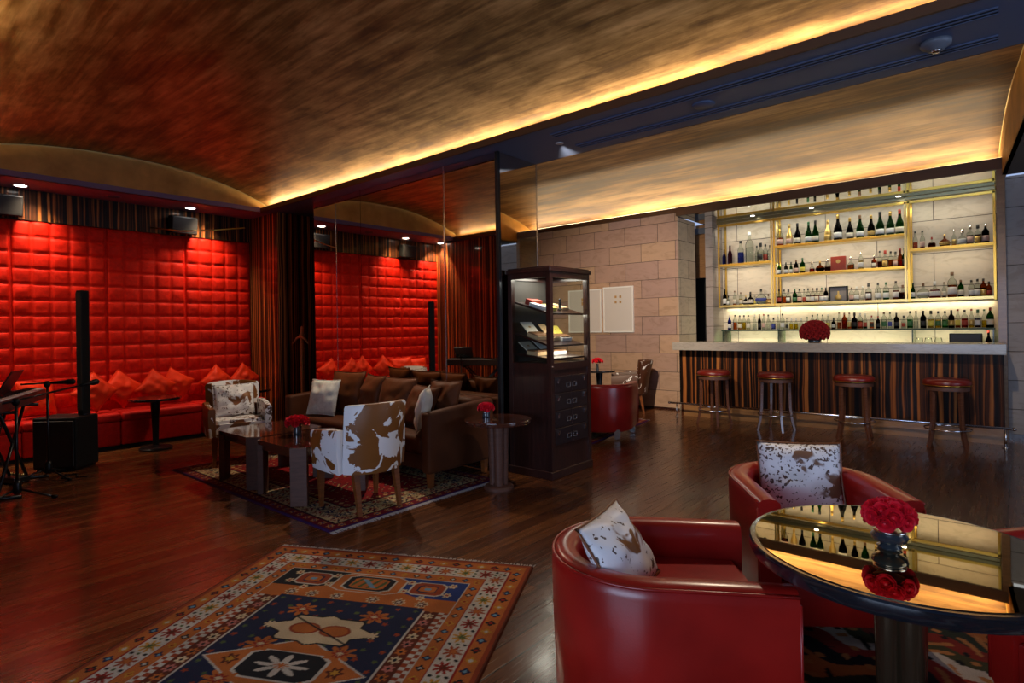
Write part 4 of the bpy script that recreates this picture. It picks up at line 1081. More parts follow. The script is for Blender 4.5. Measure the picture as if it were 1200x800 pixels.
for r in range(4):
    for c_ in range(2):
        y0 = -hy_ + .055 + c_ * (hy_ - .055); y1 = y0 + hy_ - .06
        z1 = .91 - r * .155; z0_ = z1 - .148
        d = obj('drawer', boxm(hx_ - .012, hx_ - .002, y0, y1, z0_, z1, .003, 1), dm, cb)
        yo = y0 + .05 if c_ == 0 else y1 - .05
        bm = BM(); box(bm, hx_ - .002, hx_ + .010, yo - .014, yo + .014, z1 - .035, z1 - .022); box(bm, hx_ - .002, hx_ + .006, yo - .011, yo + .011, z1 - .065, z1 - .035, .003, 1); obj('pull', bm, M['chrome'], d)
        yi = y1 - .045 if c_ == 0 else y0 + .045
        bm = BM(); zc = z1 - .085
        for a, b, c2, d2 in ((-.03, .03, .018, .022), (-.03, .03, -.022, -.018), (-.03, -.025, -.022, .022), (.025, .03, -.022, .022)): box(bm, hx_ - .002, hx_ + .002, yi + a, yi + b, zc + c2, zc + d2)
        obj('label_holder', bm, M['silverleg'], d)
bm = BM(); lathe(bm, [(0, 0), (.008, 0), (.010, .006), (0, .012)], 12, M4=Matrix.Translation((hx_, -hy_ + .022, 1.0)) @ Matrix.Rotation(PI / 2, 4, 'Y')); obj('lock', bm, M['chrome'], cb, True)
SL = .28
for z in (1.53, 1.24):
    bm = BM(); box(bm, -.21, .21, -.27, .27, -.008, .008, 0, 1, Matrix.Translation((0, 0, z)) @ Matrix.Rotation(SL, 4, 'Y')); obj('sloping_shelf', bm, cm, cb)
bm = BM(); box(bm, -.21, .21, -.27, .27, -.008, .008, 0, 1, Matrix.Translation((0, 0, 1.085)) @ Matrix.Rotation(.1, 4, 'Y')); obj('sloping_shelf', bm, cm, cb)
cbx, cby = -3.255, 4.38
def cigar_box(label, z, x, y, w, l, lid=True, m=None, lidm=None, hh=.035, open_=1.9, sl=None, rz=0.):
    sl = SL if sl is None else sl
    t = thing('cigar_box', label, 'box', (0, 0, 0), 0, 'cigar boxes in the cabinet')
    t.matrix_world = Matrix.Translation((cbx, cby, z)) @ Matrix.Rotation(sl, 4, 'Y') @ Matrix.Translation((x, y, .0095)) @ Matrix.Rotation(rz, 4, 'Z')
    m = m or M['cardboard']
    bm = BM(); box(bm, -w / 2, w / 2, -l / 2, l / 2, 0, hh, .002, 1); obj('tray', bm, m, t)
    bm = BM(); n = max(3, int(l / .022))
    for i in range(n): tube(bm, [(-w / 2 + .008, -l / 2 + (i + .5) * l / n, hh + .003), (w / 2 - .008, -l / 2 + (i + .5) * l / n, hh + .003)], l / n * .45, 8)
    if lid: obj('cigars', bm, mat('cigar_leaf', (.22, .10, .04), .7), t, True)
    else: bm.free()
    if lid:
        bm = BM(); box(bm, -w, 0, -l / 2, l / 2, 0, .006, .001, 1, Matrix.Translation((-w / 2, 0, hh)) @ Matrix.Rotation(.55, 4, 'Y'))
        L_ = obj('lid', bm, lidm or M['paper'], t)
        bm = BM(); box(bm, -w * .58, -w * .42, -l * .09, l * .09, .0062, .0072, 0, 1, Matrix.Translation((-w / 2, 0, hh)) @ Matrix.Rotation(.55, 4, 'Y')); obj('printed_emblem', bm, M['gold_print'], L_)
    return t
cigar_box('open cigar box with cream lid on the middle cabinet shelf, by the mirror side', 1.24, -.02, -.17, .13, .17)
cigar_box('open cigar box with bright yellow lid on the middle cabinet shelf', 1.24, .06, .12, .11, .15, m=M['paper_w'], lidm=M['paper_y'])
cigar_box('open wooden cigar box between the cream-lidded and yellow-lidded ones', 1.24, .03, -.01, .12, .10, lidm=M['cardboard'])
cigar_box('open cigar box with cream lid on the lowest cabinet shelf', 1.085, -.02, -.17, .13, .17, sl=.1)
cigar_box('open cigar box with wide white lid on the lowest cabinet shelf', 1.085, .0, .06, .14, .22, m=M['paper_w'], lidm=M['paper_w'], sl=.1)
cigar_box('closed white carton on the top cabinet shelf, near the mirror', 1.53, .02, -.20, .16, .09, lid=False, m=M['paper_w'], hh=.03)
cigar_box('closed yellow carton on the top cabinet shelf', 1.53, .06, -.10, .15, .07, lid=False, m=M['paper_y'], hh=.03)
cigar_box('closed red carton stacked towards the back of the top cabinet shelf', 1.53, -.10, -.13, .08, .16, lid=False, m=M['paper_r'], hh=.05)
cigar_box('closed brown carton on the top cabinet shelf, farthest from the mirror', 1.53, .0, .14, .18, .10, lid=False, m=M['cardboard'], hh=.025)
fg = thing('figurine', 'tiny black figurine on the top shelf of the cigar cabinet', 'figurine', (cbx + .10, cby + .03, 1.512))
bm = BM(); lathe(bm, [(0, 0), (.022, 0), (.020, .01), (.008, .02), (.016, .05), (.010, .075), (.006, .08), (.012, .092), (.010, .105), (0, .11)], 14); obj('body', bm, M['blackmetal'], fg, True)

# ------------------------------------------------------------------ coat stand in the recess
CW = dark_wood('pale_turned_wood', (.42, .19, .07), (.60, .30, .12), .4, .3)
cs = thing('coat_stand', 'turned wooden coat stand in the recess left of the mirror', 'coat stand', (-7.27, 4.10, 0), 0)
bm = BM(); lathe(bm, [(.03, .05), (.034, .2), (.022, .24), (.030, .30), (.024, .34), (.024, .8), (.032, .84), (.020, .88), (.028, .94), (.022, 1.0), (.024, 1.25), (.034, 1.30), (.018, 1.34), (.02, 1.40), (0, 1.42)], 16); obj('turned_post', bm, CW, cs, True)
for k in range(4):
    a = k * PI / 2 + .5; c, s = math.cos(a), math.sin(a)
    bm = BM(); tube(bm, [(0, 0, .12), (c * .12, s * .12, .09), (c * .22, s * .22, .02)], [.022, .02, .015], 8); obj('foot', bm, CW, cs, True)
bm = BM(); tube(bm, [(-.20, -.02, 1.18), (-.10, -.02, 1.25), (0, -.02, 1.28), (.10, -.02, 1.25), (.20, -.02, 1.18)], [.010, .016, .02, .016, .010], 8); obj('hanger_arm', bm, CW, cs, True)

# ------------------------------------------------------------------ panels on the stone wall
def wall_panel(label, x0, x1, z0, z1, size, gap):
    t = thing('wall_access_panel', label, 'panel', ((x0 + x1) / 2, YS - .002, z0), 0, 'pale square panels on the stone wall')
    w = (x1 - x0) / 2; h = z1 - z0
    obj('door', boxm(-w + .02, w - .02, -.028, -.003, .02, h - .02, .002, 1), M['white'], t)
    bm = BM()
    for a, b, c, d in ((-w, w, 0, .022), (-w, w, h - .022, h), (-w, -w + .022, .022, h - .022), (w - .022, w, .022, h - .022)): box(bm, a, b, -.034, -.002, c, d)
    obj('frame', bm, M['white_gloss'], t)
    zc = h * .72
    bm = BM()
    for sx in (-1, 1):
        for sz in (-1, 1): box(bm, sx * gap - size, sx * gap + size, -.0300, -.0281, zc + sz * gap - size, zc + sz * gap + size, .0008, 1)
    obj('emblem', bm, M['gold_print'], t)
wall_panel('white framed access panel on the stone wall with a small four-dot emblem', -5.22, -4.64, 1.24, 2.02, .020, .045)
wall_panel('white access panel with four-square emblem, half hidden behind the cigar cabinet', -5.95, -5.26, 1.24, 2.00, .030, .034)

A_ = math.atan2(570, 670)
# ------------------------------------------------------------------ bar
SX0, SX1 = -3.645, .062
bf = thing('bar_counter', 'striped dark wood bar beneath the pale counter top, with a wooden plinth', 'bar', (0, 0, 0))
obj('veneer_panel', boxm(SX0 + .02, SX1 - .02, 8.10, 8.14, .20, .985), M['ebony_bar'], bf)
obj('end_panel', boxm(SX0 + .02, SX0 + .05, 8.14, 8.50, 0, .985), M['ebony_dark'], bf)
obj('plinth_board', boxm(SX0 + .04, SX1 - .03, 8.15, 8.18, 0, .20), M['plinth'], bf)
bc = obj('bar_countertop', boxm(SX0, SX1, 7.90, 8.54, .985, 1.10, .006, 2), M['counter']); tag(bc, 'long pale grey marble counter top running across the whole bar', 'countertop')
fr = thing('foot_rail', 'polished steel foot rail along the bottom of the bar', 'foot rail', (0, 0, 0))
RY = 7.97
bm = BM(); tube(bm, [(-3.72, RY, .205), (.10, RY, .205)], .014, 12); obj('rail', bm, M['chrome'], fr, True)
for x in (-3.62, .045):
    bm = BM(); tube(bm, [(x, RY, .19), (x, RY, .01)], .011, 10); o = obj('post', bm, M['chrome'], fr, True)
    bm = BM(); lathe(bm, [(0, 0), (.03, 0), (.03, .006), (.012, .012)], 16, x, RY); obj('post_foot', bm, M['chrome'], o, True)
for x in (-2.55, -1.7, -.85):
    bm = BM(); tube(bm, [(x, RY, .205), (x, 8.10, .215)], .010, 8); obj('bracket', bm, M['chrome'], fr, True)
for x in (-3.735, .115):
    bm = BM(); bmesh.ops.create_uvsphere(bm, u_segments=14, v_segments=10, radius=.02, matrix=Matrix.Translation((x, RY, .205))); obj('finial', bm, M['chrome'], fr, True)
# stools
def stool(label, x, y, rz, legm):
    t = thing('bar_stool', label, 'bar stool', (x, y, 0), rz, 'round bar stools')
    bm = BM(); lathe(bm, [(0, .655), (.19, .655), (.208, .665), (.215, .69), (.208, .715), (.18, .733), (.10, .74), (0, .742)], 40); obj('seat', bm, M['stool_leather'], t, True)
    bm = BM(); lathe(bm, [(.17, .61), (.195, .612), (.195, .652), (.17, .655)], 40); obj('seat_ring', bm, M['table_leg'], t, True, angle=40)
    bm = BM(); tube(bm, [(.212 * math.cos(2 * PI * i / 40), .212 * math.sin(2 * PI * i / 40), .668) for i in range(40)], .005, 6, True); obj('stud_trim', bm, M['brass'], t, True)
    for k in range(4):
        a = k * PI / 2; c, s = math.cos(a), math.sin(a)
        bm = BM(); pth = [(.165, .63), (.170, .45), (.175, .28), (.195, .12), (.225, .0)]
        rings = []
        for (r, z), w in zip(pth, (.036, .032, .030, .028, .026)):
            rings.append([bm.verts.new((c * (r + dx * w / 2) - s * dy * w / 2, s * (r + dx * w / 2) + c * dy * w / 2, z)) for dx, dy in ((-1, -1), (1, -1), (1, 1), (-1, 1))])
        for A, B in zip(rings, rings[1:]):
            for q in range(4): bm.faces.new((A[q], A[(q + 1) % 4], B[(q + 1) % 4], B[q]))
        bm.faces.new(rings[0]); bm.faces.new(rings[-1][::-1])
        obj('leg', bm, legm, t, True, angle=40)
    bm = BM(); tube(bm, [(.205 * math.cos(2 * PI * i / 40), .205 * math.sin(2 * PI * i / 40), .20) for i in range(40)], .009, 8, True); obj('foot_ring', bm, M['chrome'], t, True)
LW = dark_wood('stool_leg_wood', (.10, .035, .02), (.16, .06, .03), .2, .6)
for lb, x, rz, lm in (('red leather bar stool at the stone wall end of the bar', -2.96, .55, LW), ('red leather bar stool with shiny pale legs, second from the stone wall', -2.17, .60, LW),
                      ('red leather bar stool in front of the bar, below the middle of the brass shelving', -1.30, .85, LW), ('red leather bar stool nearest the foot rail\'s end post by the grey pier', -.43, .80, LW)):
    stool(lb, x, 7.70, rz, lm)
# rose ball on the bar
RD = []
for i in range(3):
    me = ROSE[i].copy(); me.materials[0] = M['rose_dark']; RD.append(me)
bouquet('big dense ball of dark red roses standing on the bar counter', (-1.815, 8.18, 1.10 + .125), .168, 140, .68, name='rose_ball', squash=.92, m=RD, group=None, low=-.45)
bm = BM(); lathe(bm, [(0, 0), (.07, 0), (.08, .012), (.075, .035), (0, .035)], 24); rb = obj('shallow_dish', bm, M['vase'], None, True, loc=(-1.815, 8.18, 1.101)); tag(rb, 'shallow dark dish beneath the rose ball on the bar', 'dish')

# ------------------------------------------------------------------ shelving with brass frames
YA, YZ = 9.57, YN - .004
sh = thing('bottle_shelving', 'brass framed wall shelving with lit bottles behind the bar', 'shelves', (0, 0, 0))
XL, XD1, XD2, XR2 = -3.576, -2.707, -.951, -.013
def post(x, m=M['brass'], z0=1.62, z1=3.068, w=.026):
    for yy in (YA, YZ - .02): obj('post', boxm(x - w / 2, x + w / 2, yy, yy + .02, z0, z1), m, sh)
for x in (XL + .012, XR2 - .012): post(x)
for x in (XD1, XD2): post(x - .02, M['brass_l']); post(x + .02)
def shelf(x0, x1, z, m=M['brass']):
    s = obj('shelf_board', boxm(x0, x1, YA + .012, YZ, z - .026, z), M['brass_l'], sh)
    obj('shelf_edge', boxm(x0, x1, YA, YA + .012, z - .032, z + .006, .002, 1), m, s)
shelf(XL, XR2, 1.659, M['brass_l'])
shelf(XL, XD1 - .03, 2.347); shelf(XD1 + .03, XD2 - .03, 2.569); shelf(XD1 + .03, XD2 - .03, 2.117); shelf(XD2 + .03, XR2, 2.347)
obj('top_rail', boxm(XL - .01, XR2, YA - .02, YA + .01, 3.02, 3.067, .004, 1), mat('aged_steel_rail', (.22, .20, .11), .35, .9), sh)
obj('top_bar', boxm(XL, XR2, YA, YA + .02, 2.975, 3.012, .002, 1), M['brass'], sh)
# lamps in the niche ceiling
nl = None
for lb, x in (('round downlight in the mirrored niche ceiling, over the clear bottles', -2.95), ('round downlight in the mirrored niche ceiling, over the champagne bottles', -2.10), ('round downlight in the mirrored niche ceiling, by the right-hand brass divider', -1.02)):
    t = thing('niche_downlight', lb, 'downlight', (x, 9.40, ZM)); t['group'] = 'niche downlights'
    bm = BM(); lathe(bm, [(.030, -.007), (.042, -.006), (.044, 0), (.03, -.001), (.030, -.007)], 24, caps=False); obj('trim_ring', bm, M['chrome'], t, True)
    bm = BM(); lathe(bm, [(0, -.005), (.032, -.005), (.032, -.001)], 24); obj('lens', bm, M['lamp'], t)
# glass shelf on supports and back counter
gs = thing('glass_shelf', 'green-edged glass shelf below the brass framed shelving', 'shelf', (0, 0, 0))
GZ = 1.254
obj('glass_pane', boxm(-3.52, -.03, YA - .04, YN - .004, GZ - .010, GZ), M['glass_green'], gs)
obj('front_edge', boxm(-3.52, -.03, YA - .046, YA - .040, GZ - .020, GZ + .001), mat('glass_edge', (.015, .045, .03), .5), gs)
for x in (-3.50, -2.63, -.90, -.05):
    obj('support_panel', boxm(x - .006, x + .006, YA - .03, YN - .01, .93, GZ - .011), M['glass_green'], gs)
    obj('support_edge', boxm(x - .007, x + .007, YA - .036, YA - .030, .93, GZ - .011), mat('glass_edge_dark', (.03, .06, .05), .2), gs)
bk = obj('back_counter', boxm(-3.58, -.005, 9.35, YN - .004, 0, .92, .005, 1), M['counter']); tag(bk, 'low stone back counter behind the bar beneath the glass shelf', 'counter')

# bottles --------------------------------------------------------------
def P2(r, zz): return r, zz
PROF = {   # unit height profiles: list of (radius/height, z/height)
 'champagne': [(0, 0), (.135, 0), (.142, .03), (.142, .40), (.125, .50), (.08, .62), (.052, .74), (.045, .90), (.05, .91), (.05, .95), (.044, .96)],
 'whisky': [(0, 0), (.138, 0), (.145, .02), (.145, .58), (.13, .66), (.07, .74), (.05, .78), (.048, .88)],
 'vodka': [(0, 0), (.118, 0), (.122, .02), (.122, .60), (.10, .68), (.055, .75), (.048, .90)],
 'slim': [(0, 0), (.105, 0), (.11, .02), (.11, .52), (.09, .62), (.045, .74), (.042, .92)],
 'squat': [(0, 0), (.24, 0), (.27, .04), (.27, .40), (.20, .52), (.08, .60), (.065, .80)],
 'round': [(0, 0), (.16, 0), (.30, .14), (.36, .32), (.30, .50), (.14, .62), (.07, .68), (.06, .84)],
 'decanter': [(0, 0), (.20, 0), (.21, .03), (.20, .42), (.14, .52), (.06, .60), (.055, .74), (.075, .76)],
 'square': [(0, 0), (.19, 0), (.20, .02), (.20, .55), (.17, .62), (.07, .68), (.06, .82)],
}
GL = {'clear': glass('bottle_glass_clear', (.84, .87, .84), .10), 'green': glass('bottle_glass_green', (.06, .22, .06), .10), 'blue': glass('bottle_glass_blue', (.10, .14, .55), .10), 'amber': glass('bottle_glass_amber', (.50, .20, .04), .10), 'dark': glass('bottle_glass_dark', (.05, .035, .03), .10), 'gold': mat('gold_foil_bottle', (.75, .52, .16), .3, .8), 'purple': glass('bottle_glass_plum', (.22, .08, .14), .10)}
LQ = {'amber': glass('liquid_amber', (.62, .25, .05), .1), 'red': glass('liquid_red', (.55, .07, .04), .1), 'brown': glass('liquid_brown', (.28, .09, .03), .1), 'green': glass('liquid_green', (.08, .45, .12), .1), 'yellow': glass('liquid_yellow', (.80, .66, .12), .1), 'orange': glass('liquid_orange', (.85, .33, .06), .1), 'pink': glass('liquid_rose', (.80, .35, .28), .1), 'clear': glass('liquid_clear', (.93, .95, .95), .1), 'blue': glass('liquid_blue', (.2, .25, .7), .1)}
LB = {'white': M['paper_w'], 'cream': M['paper'], 'black': mat('label_black', (.02, .02, .022), .5), 'yellow': M['paper_y'], 'red': M['paper_r'], 'gold': mat('label_gold', (.6, .42, .14), .35, .5), 'blue': mat('label_blue', (.06, .08, .35), .5), 'green': mat('label_green', (.05, .16, .06), .5), 'pink': mat('label_pink', (.75, .50, .42), .5)}
CP = {'black': mat('cap_black', (.015, .015, .017), .4), 'gold': mat('cap_gold', (.62, .42, .12), .35, .8), 'red': mat('cap_red', (.35, .03, .02), .4), 'white': mat('cap_white', (.7, .7, .7), .4), 'brown': mat('cap_cork', (.16, .08, .04), .6), 'green': mat('cap_green', (.03, .12, .05), .4), 'silver': M['chrome']}
_cache = {}
def ip(prof, z):
    for (r0, z0), (r1, z1) in zip(prof, prof[1:]):
        if z0 <= z <= z1 and z1 > z0: return r0 + (r1 - r0) * (z - z0) / (z1 - z0)
    return prof[-1][0]
def bottle_meshes(kind, h):
    key = (kind, round(h, 2))
    if key in _cache: return _cache[key]
    pr = PROF[kind]; sy = .75 if kind in ('round', 'squat') else 1.; seg = 4 if kind == 'square' else 14
    h = round(h, 2); out = {}
    def fin(name, bm):
        bmesh.ops.recalc_face_normals(bm, faces=bm.faces); me = bpy.data.meshes.new(name); bm.to_mesh(me); bm.free(); me.polygons.foreach_set('use_smooth', [kind != 'square' or name != 'body'] * len(me.polygons)); return me
    rot = Matrix.Rotation(PI / 4, 4, 'Z') if seg == 4 else Matrix.Identity(4)
    bm = BM(); lathe(bm, [(r * h, z * h) for r, z in pr], seg, 0, 0, 1, 1, rot)
    if sy != 1: bmesh.ops.scale(bm, vec=(1, sy, 1), verts=bm.verts)
    out['body'] = fin('body', bm)
    top = pr[-1][1]; rt = pr[-1][0]
    bm = BM(); lathe(bm, [(rt * h * 1.12, (top - (.14 if kind == 'champagne' else .02)) * h + .0), (rt * h * 1.15, top * h), (rt * h * 1.1, h * .995), (0, h)], 12); out['cap'] = fin('cap', bm)
    # liquid to a fill line
    fl = .50 if kind in ('whisky', 'vodka', 'square', 'squat') else .40
    pts = [(r * h * .93, max(z * h, .004)) for r, z in pr if z <= fl and r > 0] + [(ip(pr, fl) * h * .93, fl * h)]
    bm = BM(); lathe(bm, pts, seg, 0, 0, 1, 1, rot)
    if sy != 1: bmesh.ops.scale(bm, vec=(1, sy, 1), verts=bm.verts)
    out['liquid'] = fin('liquid', bm)
    z0, z1 = (.14, .42) if kind not in ('champagne',) else (.12, .32)
    if kind == 'round': z0, z1 = .20, .42
    rr = [(ip(pr, z0 + (z1 - z0) * i / 3) * h * 1.015, (z0 + (z1 - z0) * i / 3) * h) for i in range(4)]
    bm = BM()
    if seg == 4:
        w = ip(pr, z0) * h * math.sqrt(.5); box(bm, -w * .85, w * .85, -w - .0025, -w - .0005, z0 * h, z1 * h)
    else:
        nn = 8; g = [[bm.verts.new((r * math.cos(-PI / 2 + (k / nn - .5) * 2.6), sy * r * math.sin(-PI / 2 + (k / nn - .5) * 2.6), z)) for k in range(nn + 1)] for r, z in rr]
        g2 = [[bm.verts.new((v.co.x * .992, v.co.y * .992, v.co.z)) for v in row] for row in g]
        for a in range(3):
            for k in range(nn):
                bm.faces.new((g[a][k], g[a][k + 1], g[a + 1][k + 1], g[a + 1][k])); bm.faces.new((g2[a][k], g2[a + 1][k], g2[a + 1][k + 1], g2[a][k + 1]))
        for k in range(nn):
            bm.faces.new((g[0][k], g2[0][k], g2[0][k + 1], g[0][k + 1])); bm.faces.new((g[3][k], g[3][k + 1], g2[3][k + 1], g2[3][k]))
    out['label'] = fin('label', bm)
    _cache[key] = out; return out
_mm = {}
def with_mat(me, m):
    k = (me.name, m.name)
    if k not in _mm:
        n = me.copy(); n.materials.clear(); n.materials.append(m); _mm[k] = n
    return _mm[k]
KN = {'champagne': 'champagne bottle', 'whisky': 'round-shouldered bottle', 'vodka': 'straight tall bottle', 'slim': 'slim bottle', 'squat': 'squat bottle', 'round': 'flask-shaped bottle', 'decanter': 'decanter bottle', 'square': 'square bottle'}
ORD = ['first', 'second', 'third', 'fourth', 'fifth', 'sixth', 'seventh', 'eighth', 'ninth', 'tenth', 'eleventh', 'twelfth', 'thirteenth', 'fourteenth', 'fifteenth', 'sixteenth', 'seventeenth', 'eighteenth', 'nineteenth', 'twentieth']
ORD += ['twenty-' + o for o in ORD[:9]] + ['thirtieth'] + ['thirty-' + o for o in ORD[:9]] + ['fortieth', 'forty-first', 'forty-second', 'forty-third', 'forty-fourth']
def bottle(x, y, z, kind, h, gl, lq, lb, cp, label, group):
    me = bottle_meshes(kind, h)
    t = thing('bottle', label, 'bottle', (x, y, z + .001), 0, group)
    def part(n, m):
        o = bpy.data.objects.new(n, with_mat(me[n], m)); C.objects.link(o); o.parent = t
    part('body', GL[gl]); part('cap', CP[cp])
    if lq: part('liquid', LQ[lq])
    if lb: part('label', LB[lb]); 
    return t
